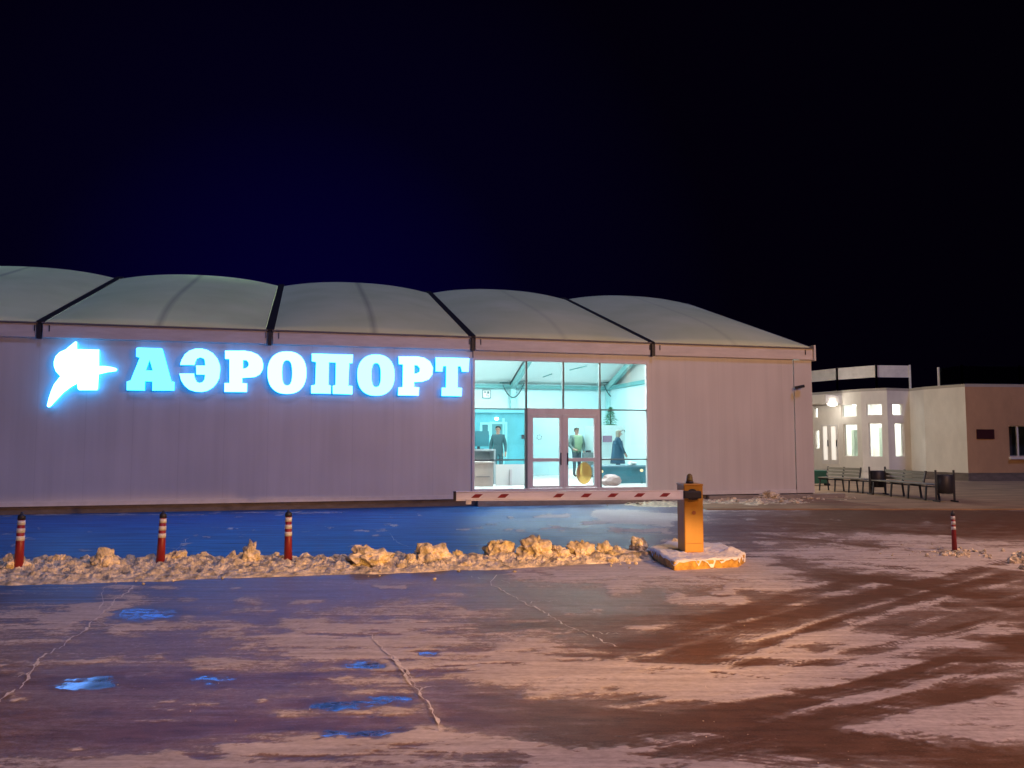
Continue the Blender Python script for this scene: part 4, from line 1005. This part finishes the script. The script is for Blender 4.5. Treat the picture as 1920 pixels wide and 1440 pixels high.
# ------------------------------------------------------------------ snow bank and chunks
fr_ = [(-260,1108),(0,1098),(130,1096),(250,1092),(400,1086),(600,1079),(760,1075),(850,1070),(960,1068),(1050,1062),(1150,1056),(1240,1052)]
bk_ = [(-260,1052),(0,1050),(130,1052),(250,1050),(400,1048),(600,1050),(760,1046),(850,1044),(960,1040),(1050,1038),(1150,1034),(1240,1034)]
def bank():
    n, m_ = 900, 46; vs, fs = [], []
    for i in range(n+1):
        t = i/n*(len(fr_)-1); k = min(int(t), len(fr_)-2); f_ = t-k
        a = gnd(*(fr_[k][q]*(1-f_)+fr_[k+1][q]*f_ for q in (0, 1))); b_ = gnd(*(bk_[k][q]*(1-f_)+bk_[k+1][q]*f_ for q in (0, 1)))
        a.y += .06*mnoise.noise(Vector((a.x*2.1, 5, 0)))+.03*mnoise.noise(Vector((a.x*7, 5, 0)))
        for j in range(m_+1):
            s = j/m_; p = a.lerp(b_, s); env = math.sin(math.pi*min(1, s*1.02))**.7 if s < .98 else 0
            if s < .5: env = min(1, (s/.5)**.55)
            v = Vector((p.x, p.y, 0))
            h = .07 + .04*mnoise.noise(v*1.3) + .07*max(0, mnoise.noise(v*3.3)+.05) + .055*mnoise.noise(v*7.5) + .035*mnoise.noise(v*17) + .014*mnoise.noise(v*40)
            c = mnoise.voronoi(v*6.0)[0]; h += .06*max(0, c[1]-c[0])
            h *= env*(1 if t > .02 else t/.02)*(.55+.45*min(1, (1-i/n)*8))
            vs.append((p.x, p.y, max(h, 0)-.006 if env > 0 else -.006))
    for i in range(n):
        for j in range(m_):
            a = i*(m_+1)+j; fs.append((a, a+m_+1, a+m_+2, a+1))
    return tag(mesh_from('snow_bank', vs, fs, M_SNOW, None, False), 'long low bank of ploughed dirty snow between the two lanes', 'snow bank', kind='stuff')
bank()
CH = [ # px x, px y of foot, width px, height px, label
 (108,1066,26,22,'small block of snow right of the leftmost striped post'), (196,1070,40,34,'wedge-shaped snow chunk between the first two striped posts'),
 (330,1062,46,24,'broad flat snow chunk just right of the second striped post'), (384,1052,22,14,'small snow lump behind the bank, right of the second striped post'),
 (436,1062,22,24,'narrow upright snow lump left of the tall chunk'), (470,1062,32,36,'tallest upright snow chunk between the second and third striped posts'),
 (516,1052,24,12,'thin slab of snow just left of the third striped post'), (612,1060,20,14,'small round snow lump right of the third striped post'),
 (634,1058,18,14,'small pale snow lump, second to the right of the third striped post'), (690,1064,74,32,'wide crumbly snow chunk halfway along the bank'),
 (806,1058,62,36,'large rough snow mound left of the boom tip'), (858,1050,20,16,'small snow lump beneath the boom tip'), (934,1050,46,34,'pointed snow chunk below the left window'),
 (1005,1052,62,38,'biggest rough snow boulder below the doors'), (1050,1052,34,24,'snow chunk leaning on the biggest snow boulder'), (1090,1050,46,28,'cracked snow chunk right of the biggest snow boulder'),
 (1132,1044,28,24,'squarish snow chunk below the right window'), (1158,1040,18,14,'small round snow chunk nearest the right window'), (1198,1032,30,20,'snow chunk at the right end of the bank'),
 (1266,1028,16,14,'small snow lump directly behind the orange cabinet'), (22,1074,44,26,'low snow chunk at the foot of the leftmost striped post'), (770,1062,24,18,'small dark-sided snow lump left of the large mound'),
 (570,1066,40,12,'flat snow slab just right of the third striped post'), (1440,938,40,14,'lumpy snow heap against the hall wall near its right corner'),
]
for i, (x, y, wd, h, lab) in enumerate(CH):
    p = gnd(x, y); sc = p.y/F
    o = rock('snow_chunk', wd*sc*.5, M_SNOW, None, (1.0, .8, h/wd*1.35), i+1, 4, .55)
    for v in o.data.vertices:
        q_ = v.co*9; v.co += v.co.normalized()*wd*sc*.07*mnoise.noise(q_*1.6+Vector((i, 0, 0)))
    o.location = (p.x, p.y, h*sc*.45); tag(o, lab, 'snow chunk', 'chunks of ploughed snow')
def crumbs(nm, pts, label, seed):
    rr = random.Random(seed); bm = bmesh.new()
    for (x, y, sx, sy, n, s) in pts:
        for k in range(n):
            p = gnd(x+rr.gauss(0, sx), y+rr.gauss(0, sy)); r_ = s*rr.uniform(.3, 1.2)
            m_ = Matrix.Translation((p.x, p.y, r_*.5)) @ Matrix.Rotation(rr.uniform(0, 6), 4, 'Z') @ Matrix.Diagonal((1.2, .9, .8, 1))
            res_ = bmesh.ops.create_icosphere(bm, subdivisions=1 if s < .05 else 2, radius=r_, matrix=m_)
            for v in res_['verts']: v.co += Vector((rr.uniform(-1, 1), rr.uniform(-1, 1), rr.uniform(-1, 1)))*r_*.25
    me_ = bpy.data.meshes.new(nm); bm.to_mesh(me_); bm.free(); me_.materials.append(M_SNOW)
    o = bpy.data.objects.new(nm, me_); C.objects.link(o); return tag(o, label, 'snow crumbs', kind='stuff')
crumbs('snow_crumbs', [(1790,1038,22,5,46,.035),(1850,1042,20,4,14,.03),(1910,1050,14,5,16,.06),(1700,1036,40,6,16,.02)], 'crumbs of broken snow and ice round the lone right post', 5)
crumbs('snow_crumbs', [(200,1080,180,8,40,.02),(600,1066,200,8,40,.022),(1000,1050,150,8,50,.022),(1120,1048,50,6,30,.03)], 'crumbs of broken snow along the foot of the bank', 6)
crumbs('snow_crumbs', [(x_, 1060-x_*.008, 34, 4, 16, .065) for x_ in range(20, 1200, 60)], 'fist-sized clumps of snow along the crest of the bank', 16)
crumbs('snow_crumbs', [(1330,944,60,3,40,.06),(1430,942,50,3,60,.08),(1530,936,40,3,40,.06),(1200,944,60,2,30,.05)], 'crumbs of snow and ice along the foot of the hall wall', 7)
crumbs('snow_crumbs', [(1200,1250,350,70,24,.004),(500,1330,300,60,20,.004),(1500,1380,250,40,20,.004)], 'tiny ice crumbs scattered over the near road', 8)
# drift along the wall foot at the right
def drift():
    n, m_ = 200, 16; vs, fs = [], []
    for i in range(n+1):
        x = 1170+(1580-1170)*i/n; a = gnd(x, 953-abs(x-1420)*.012+2*mnoise.noise(Vector((x*.02, 0, 0)))); b_ = gnd(x, 934 if x < 1520 else 928)
        for j in range(m_+1):
            s = j/m_; p = a.lerp(b_, s); v = Vector((p.x, p.y, 0))
            h = (.05+.07*max(0, mnoise.noise(v*1.2+Vector((3,1,0)))) + .05*mnoise.noise(v*3.1)+.03*mnoise.noise(v*8))*math.sin(math.pi*min(1, s*.9))**.8*math.sin(math.pi*i/n)**.5
            vs.append((p.x, p.y, h-.004))
    for i in range(n):
        for j in range(m_):
            a = i*(m_+1)+j; fs.append((a, a+m_+1, a+m_+2, a+1))
    return tag(mesh_from('snow_drift', vs, fs, M_SNOW, None, True), 'low drift of dirty snow along the foot of the hall wall', 'snow drift', kind='stuff')
drift()

# ------------------------------------------------------------------ annex building on the right
RZ = 3.9
def pp(px, D): return ((px-960)/F*D*1.0, D)
A0 = pp(1470, 40.5); A1 = pp(1573, 37.4); A2 = pp(1615, 36.1); A3 = pp(1664, 35.4); A4 = pp(1706, 35.9); A5 = pp(1733, 34.8); A6 = pp(1811, 33.0); A7 = (27.5, 33.9); A8 = (28.5, 44); A9 = (13.0, 46)
an = empty('annex_building', (0, 0, 0), 0, 'low white flat-roofed annex with lit windows and a canopy, right of the hall', 'building')
def wallseg(p, q, z0, z1, m, holes=(), th=.18, nm='wall'):
    """vertical wall from p to q (photo side in front), holes = (s0, s1, z0, z1) along it in metres"""
    p, q = Vector(p), Vector(q); L_ = (q-p).length; d = (q-p)/L_; nrm = Vector((-d.y, d.x))
    if nrm.y < 0: nrm = -nrm
    ss = sorted(set([0, L_]+[h[0] for h in holes]+[h[1] for h in holes])); zs = sorted(set([z0, z1]+[h[2] for h in holes]+[h[3] for h in holes]))
    b = MB()
    for s0, s1_ in zip(ss[:-1], ss[1:]):
        for a, c in zip(zs[:-1], zs[1:]):
            if any(h[0] <= s0+1e-6 and s1_ <= h[1]+1e-6 and h[2] <= a+1e-6 and c <= h[3]+1e-6 for h in holes): continue
            v = []
            for z in (a, c):
                for s, o in ((s0, 0), (s1_, 0), (s1_, th), (s0, th)):
                    P = p+d*s+nrm*o; v.append((P.x, P.y, z))
            b.add(v, [(0,3,2,1),(4,5,6,7),(0,1,5,4),(1,2,6,5),(2,3,7,6),(3,0,4,7)])
    return b, p, d, nrm, L_
def window_in(par, p, d, nrm, s0, s1_, z0, z1, fm=M_TRIM):
    def P(s, o, z): v = p+d*s+nrm*o; return (v.x, v.y, z)
    def qb(b, s0, s1_, o0, o1, z0, z1):
        v = [P(s, o, z) for z in (z0, z1) for s, o in ((s0, o0), (s1_, o0), (s1_, o1), (s0, o1))]
        b.add(v, [(0,3,2,1),(4,5,6,7),(0,1,5,4),(1,2,6,5),(2,3,7,6),(3,0,4,7)]); return b
    b = MB(); f_ = .03
    qb(b, s0, s0+f_, .05, .12, z0, z1); qb(b, s1_-f_, s1_, .05, .12, z0, z1); qb(b, s0+f_, s1_-f_, .05, .12, z0, z0+f_); qb(b, s0+f_, s1_-f_, .05, .12, z1-f_, z1)
    w_ = b.build('window_frame', fm, par)
    qb(MB(), s0+f_, s1_-f_, .08, .088, z0+f_, z1-f_).build('pane', M_GLASS, w_)
    return w_
def pz(px, py, D): return dep(px, py, D).z
def facet(p, q, wins, m, z0=.37, nm='wall'):
    """wins given as photo pixels (x0,x1,ytop,ybot)"""
    P_, Q_ = Vector(p), Vector(q); L_ = (Q_-P_).length; d = (Q_-P_)/L_
    hs = []
    for (x0, x1, yt, yb) in wins:
        def sx(px):
            u = (px-960)/F; t = (u*P_.y-P_.x)/(d.x-u*d.y); return t
        s0, s1_ = max(.03, sx(x0)), min(L_-.03, sx(x1)); D = (P_+d*(s0+s1_)/2).y
        hs.append((s0, s1_, pz(x0, yb, D), pz(x0, yt, D)))
    b, p_, d_, n_, L2 = wallseg(p, q, z0, RZ, m, hs)
    w_ = b.build(nm, m, an)
    for h in hs: window_in(an, p_, d_, n_, *h)
    return w_
facet(A0, A1, [(1527,1533,764,784),(1527,1535,806,842)], M_STUC)
facet(A1, A2, [(1577,1606,758,782),(1580,1606,795,856)], M_STUC)
facet(A2, A3, [(1625,1654,757,779),(1628,1653,793,857)], M_STUC)
facet(A3, A4, [(1674,1694,757,779),(1677,1694,793,857)], M_STUC)
facet(A4, A5, [], M_STUC)
facet(A5, A6, [], M_STUC)
facet(A6, A7, [(1890,1935,798,856)], M_STUCB)
for p, q in ((A4, A5), (A5, A6), (A6, A7)):
    b, *_ = wallseg(p, q, -.05, .362, M_PLINTH, th=.15); b.build('plinth', M_PLINTH, an)
for p, q in ((A0, A1), (A1, A2), (A2, A3), (A3, A4)):
    b, *_ = wallseg(p, q, -.05, .362, M_STUC, th=.15); b.build('plinth', M_STUC, an)
for p, q in ((A7, A8), (A8, A9), (A9, A0)):
    b, *_ = wallseg(p, q, -.05, RZ, M_STUC); b.build('wall', M_STUC, an)
MB().prism([A0, A1, A2, A3, A4, A5, A6, A7, A8, A9], RZ+.001, RZ+.12).build('roof', mat('roof_edge', (.40, .37, .33), .7), an)
MB().prism([A0, A1, A2, A3, A4, (17.5, 39), (15, 42)], .30, .37).build('floor', M_INF, an)
for px, y0_, y1_ in ((1549, 800, 865), (1562, 800, 865)):     # glazed door leaves in the entrance facet
    pass
# entrance door leaves
def facet_door(px0, px1, yt, yb):
    P_, Q_ = Vector(A0), Vector(A1); L_ = (Q_-P_).length; d = (Q_-P_)/L_; n_ = Vector((-d.y, d.x)); n_ = n_ if n_.y > 0 else -n_
    def sx(px): u = (px-960)/F; return (u*P_.y-P_.x)/(d.x-u*d.y)
    s0, s1_ = sx(px0), sx(px1); D = (P_+d*s0).y; z0, z1 = pz(px0, yb, D), pz(px0, yt, D)
    def P(s, o, z): v = P_+d*s+n_*o; return (v.x, v.y, z)
    def qb(a, c, o0, o1, z0, z1):
        b = MB(); v = [P(s, o, z) for z in (z0, z1) for s, o in ((a, o0), (c, o0), (c, o1), (a, o1))]
        b.add(v, [(0,3,2,1),(4,5,6,7),(0,1,5,4),(1,2,6,5),(2,3,7,6),(3,0,4,7)]); return b
    dr = qb(s0-.12, s1_+.12, -.05, -.004, z0-.2, z1+.1).build('door', M_TRIM, an)
    qb(s0, s1_, -.06, -.052, z0, z1).build('pane', mat('glowing_pane', (.85, .83, .78), .4, emis=(1, .93, .82), estr=.62), dr)  # pane given its own glow in place of a lit room behind
    qb(s1_+.04, s1_+.07, -.10, -.052, (z0+z1)/2-.15, (z0+z1)/2+.15).build('handle', M_DARK, dr)
facet_door(1544, 1551, 800, 862); facet_door(1559, 1567, 800, 862)
# canopy with lamp
cdir = (Vector(A1)-Vector(A0)).normalized(); cn = Vector((cdir.y, -cdir.x)); cn = cn if cn.y < 0 else -cn
c0 = Vector(A0); c1 = Vector(A1)+cdir*.25; zc0, zc1 = pz(1560, 757, 37), pz(1560, 741, 37)
MB().prism([tuple(c0+cn*.02), tuple(c1+cn*.02), tuple(c1+cn*1.1), tuple(c0+cn*1.1)], zc0, zc1).build('canopy', M_STUC, an, bevel=.01)
lp = dep(1561, 762, 36.9)
MB().lathe([(.20, zc0-.012), (.20, zc0-.05), (.12, zc0-.09), (.005, zc0-.10)], 20, (lp.x, lp.y, 0)).build('canopy_lamp', emis_mat('canopy_lamp_glow', (1, .92, .80), 30), an, True)
# interior glowing ceiling panels behind the windows
M_PAN = emis_mat('annex_tube', (1, .93, .86), 34)
MB().box(15.6, 37.6, RZ-.12, 17.6, 38.4, RZ-.06).build('ceiling_panel', M_PAN, an); MB().box(14.2, 40.2, RZ-.12, 15.6, 41.0, RZ-.06).build('ceiling_panel', M_PAN, an)
MB().prism([(14.2, 42.2), (18.6, 40.0), (18.7, 40.2), (14.3, 42.4)], .37, RZ-.15).build('inner_wall', M_WHITE, an)
MB().box(18.0, 35.9, .37, 18.1, 41, RZ-.15).build('inner_wall', M_WHITE, an)
MB().box(16.1, 37.9, .37, 16.5, 38.2, 2.2).build('inner_cupboard', mat('sage', (.40, .50, .42), .6), an)
MB().box(17.0, 37.0, .37, 17.4, 37.3, 2.3).build('inner_cupboard', mat('sage', (.40, .50, .42), .6), an)
# plaque and window dressing on the tan wall
def on_front(px, py, off):
    P_, Q_ = Vector(A6), Vector(A7); d = (Q_-P_).normalized(); u = (px-960)/F; t = (u*P_.y-P_.x)/(d.x-u*d.y); p = P_+d*t; n_ = Vector((d.y, -d.x)); n_ = n_ if n_.y < 0 else -n_
    return p+n_*off, pz(px, py, p.y)
def front_box(nm, px0, px1, yt, yb, o0, o1, m, par):
    (a, z1), (b_, _), (_, z0) = on_front(px0, yt, 0), on_front(px1, yt, 0), on_front(px0, yb, 0)
    d = (Vector(A7)-Vector(A6)).normalized(); n_ = Vector((d.y, -d.x)); n_ = n_ if n_.y < 0 else -n_
    MBb = MB(); v = [(q_.x, q_.y, z) for z in (z0, z1) for q_ in (a+n_*o0, b_+n_*o0, b_+n_*o1, a+n_*o1)]
    MBb.add(v, [(0,3,2,1),(4,5,6,7),(0,1,5,4),(1,2,6,5),(2,3,7,6),(3,0,4,7)]); return MBb.build(nm, m, par)
front_box('plaque', 1829, 1862, 805, 823, .002, .03, mat('plaque_dark', (.045, .012, .015), .3), an)['label'] = 'dark plaque on the tan wall'
front_box('window_sill', 1888, 1940, 857, 861, .002, .12, M_TRIM, an)
front_box('curtain', 1892, 1903, 799, 855, -.30, -.25, mat('dark_curtain', (.04, .02, .02), .8), an)
front_box('window_bar', 1906, 1909, 799, 856, -.10, -.04, M_TRIM, an)
# roof railing with banner panels
ra = empty('roof_railing', (0, 0, 0), 0, 'white roof railing with pale upper panels on the annex roof', 'railing')
def railing(pts, root, pan, zt_=1.06, zp=.52, posts=None):
    for p, q in zip(pts[:-1], pts[1:]):
        b, *_ = wallseg(p, q, RZ+.12+zp, RZ+.12+zt_, pan, th=.03); b.build('rail_panel', pan, root)
        for a in (p, q):
            MB().box(a[0]-.035, a[1]-.06, RZ+.121, a[0]+.035, a[1]+.01, RZ+.12+zt_+.03).build('rail_post', M_TRIM, root)
ins = .15
R0 = (A0[0], A0[1]+ins); R1 = pp(1571, 37.5); R2 = pp(1645, 36.0); R3 = pp(1708, 36.2)
railing([R0, R1, R2, R3], ra, M_TRIM)
rb = empty('roof_railing', (0, 0, 0), 0, 'dark glass roof railing above the tan wall of the annex', 'railing')
railing([pp(1762, 34.4), pp(1806, 33.3), (21.3, 33.6), (25, 33.9)], rb, M_GLASSD, .78, .05)

# ------------------------------------------------------------------ benches and bins
def bench_proto():
    r = empty('bench', (0, 0, 0))          # length along +x from 0, faces -y
    L_ = 1.62; sh = .42; bt = .78
    s = MB()
    for k in range(4): s.box(.03, -.40+k*.10, sh, L_-.03, -.40+k*.10+.085, sh+.03)
    s.build('seat', M_SLAT, r)
    s = MB()
    for k in range(3): s.bar((.03, .02+k*.022, sh+.10+k*.10), (1.16, .02+k*.022, sh+.10+k*.10), .025, .085)
    s.build('backrest', M_SLAT, r)
    for x in (.03, .60, 1.17):
        f_ = MB(); f_.bar((x, -.38, sh-.02), (x, .0, sh-.02), .035, .03); f_.bar((x, .0, sh-.03), (x, .09, bt), .035, .04); f_.build('frame', M_DARK, r)
    for x in (.08, .62, 1.10, L_-.06):
        MB().bar((x, -.36, sh-.035), (x, -.40, 0), .035, .03).build('leg', M_DARK, r); MB().bar((x, -.03, sh-.035), (x, .02, 0), .035, .03).build('leg', M_DARK, r)
    MB().bar((0, -.2, sh-.05), (L_, -.2, sh-.05), .05, .03).build('rail', M_DARK, r)
    return r
bn = bench_proto()
def place_bench(o, p, q, lab):
    o.location = (p[0], p[1], .035); o.rotation_euler = (0, 0, math.atan2(q[1]-p[1], q[0]-p[0])); tag(o, lab, 'bench', 'metal benches by the annex')
p1 = gnd(1549, 921); p2 = gnd(1638, 927)
p3 = gnd(1655, 929); p4 = gnd(1765, 941)
def dirn(p, L, q): v = (q-p); return v
place_bench(bn, p1, p2, 'pale green lit metal bench nearest the hall corner'); k_ = (p2-p1).length/1.62; bn.scale = (k_, 1, 1)
b2_ = copy_tree(bn); place_bench(b2_, p3, p4, 'brown shaded metal bench between the two black litter bins'); b2_.scale = ((p4-p3).length/1.62, 1, 1)
def bin_proto():
    r = empty('litter_bin', (0, 0, 0))
    MB().lathe([(.17, .22), (.20, .26), (.21, .70), (.19, .72)], 20).build('bucket', M_DARK, r, True)
    f_ = MB()
    for sx in (-1, 1): f_.bar((sx*.24, 0, 0), (sx*.24, 0, .84), .04); f_.bar((sx*.24, -.16, .02), (sx*.24, .16, .02), .04)
    f_.bar((-.24, 0, .30), (.24, 0, .30), .03); f_.build('frame', M_DARK, r)
    return r
bi = bin_proto(); bi.location = gnd(1646, 927, .035); tag(bi, 'black litter bin between the two benches', 'litter bin', 'black litter bins')
bj2 = copy_tree(bi); bj2.location = gnd(1773, 941, .035); tag(bj2, 'black litter bin at the right end of the bench row', 'litter bin', 'black litter bins')
gp = gnd(1540, 912); gb = empty('green_planter', (gp.x, gp.y, .035), 0, 'low green planter box behind the bench at the hall corner', 'planter')
MB().box(-.55, -.2, .08, .20, .3, .55).build('box', M_GREEN, gb, bevel=.02); MB().box(-.5, -.15, 0, -.4, .25, .079).build('foot', M_DARK, gb); MB().box(.2, -.15, 0, .27, .25, .079).build('foot', M_DARK, gb)
# pavement in front of the annex: trodden sandy snow, one low step above the road
def pave_mat():
    m = mat('sandy_pavement', (.34, .22, .13), .85, noise=(1.1, .45, (.6, 1.6, 1)), bump=(16, .6)); return m
pe = [gnd(x, 956.5+1.2*mnoise.noise(Vector((x*.02, 1, 0)))) for x in range(1325, 2000, 25)]
pv = [(p.x, p.y) for p in pe] + [(32, 19.6), (32, 47), (6, 47), (8.74, 23.35), (8.66, 23.0), (4.6, 21.9)]
tag(MB().prism(pv, -.02, .035).build('pavement', pave_mat()), kind='structure')
# ------------------------------------------------------------------ street lamps added out of view for the warm light
for (L0, P_, c_, aim, lab) in LAMPS:
    r = empty('added_street_lamp', (L0[0], L0[1], 0), 0, lab, 'street lamp')
    MB().lathe([(.12, 0), (.10, .3), (.07, L0[2]+.3)], 16).build('pole', M_GUT, r, True)
    sgn = -1 if L0[0] > 0 else 1
    MB().bar((0, 0, L0[2]+.25), (sgn*1.0, .4, L0[2]+.35), .07).build('arm', M_GUT, r)
    MB().box(sgn*1.0-.28, .25, L0[2]+.2, sgn*1.0+.28, .6, L0[2]+.34).build('lamp_head', M_GUT, r, bevel=.03)
    MB().box(sgn*1.0-.2, .3, L0[2]+.17, sgn*1.0+.2, .55, L0[2]+.195).build('lens', emis_mat('lens_glow', c_, 8), r)
    ld = bpy.data.lights.new('street_light', 'SPOT' if aim else 'POINT'); lo_ = bpy.data.objects.new('street_light', ld); C.objects.link(lo_); lo_.parent = r
    lo_.location = (sgn*1.0, .42, L0[2]-.05); ld.energy = P_; ld.color = c_; ld.shadow_soft_size = .18
r = empty('floodlight', (ADDED_FLOOD[0][0], ADDED_FLOOD[0][1], 0), 0, 'unseen low amber floodlight right of the viewer, added in place of car headlights', 'floodlight')  # unseen stand-in for car headlights, added to light the snow bank
MB().lathe([(.16, 0), (.15, .03), (.03, .05), (.03, 1.25)], 14).build('stand', M_DARK, r, True)
MB().box(-.16, -.16, 1.26, .16, -.02, 1.52).build('housing', M_DARK, r, bevel=.02)
ld = bpy.data.lights.new('headlight_beam', 'SPOT'); lo_ = bpy.data.objects.new('headlight_beam', ld); C.objects.link(lo_); lo_.parent = r
lo_.location = (0, .02, 1.4); ld.energy = ADDED_FLOOD[1]*.8; ld.color = ADDED_FLOOD[2]; ld.shadow_soft_size = .12; ld.spot_size = R(62); ld.spot_blend = .35
lo_.rotation_euler = (Vector(ADDED_FLOOD[3])-Vector(ADDED_FLOOD[0])).to_track_quat('-Z', 'Y').to_euler(); lo_.scale = (1, .17, 1)
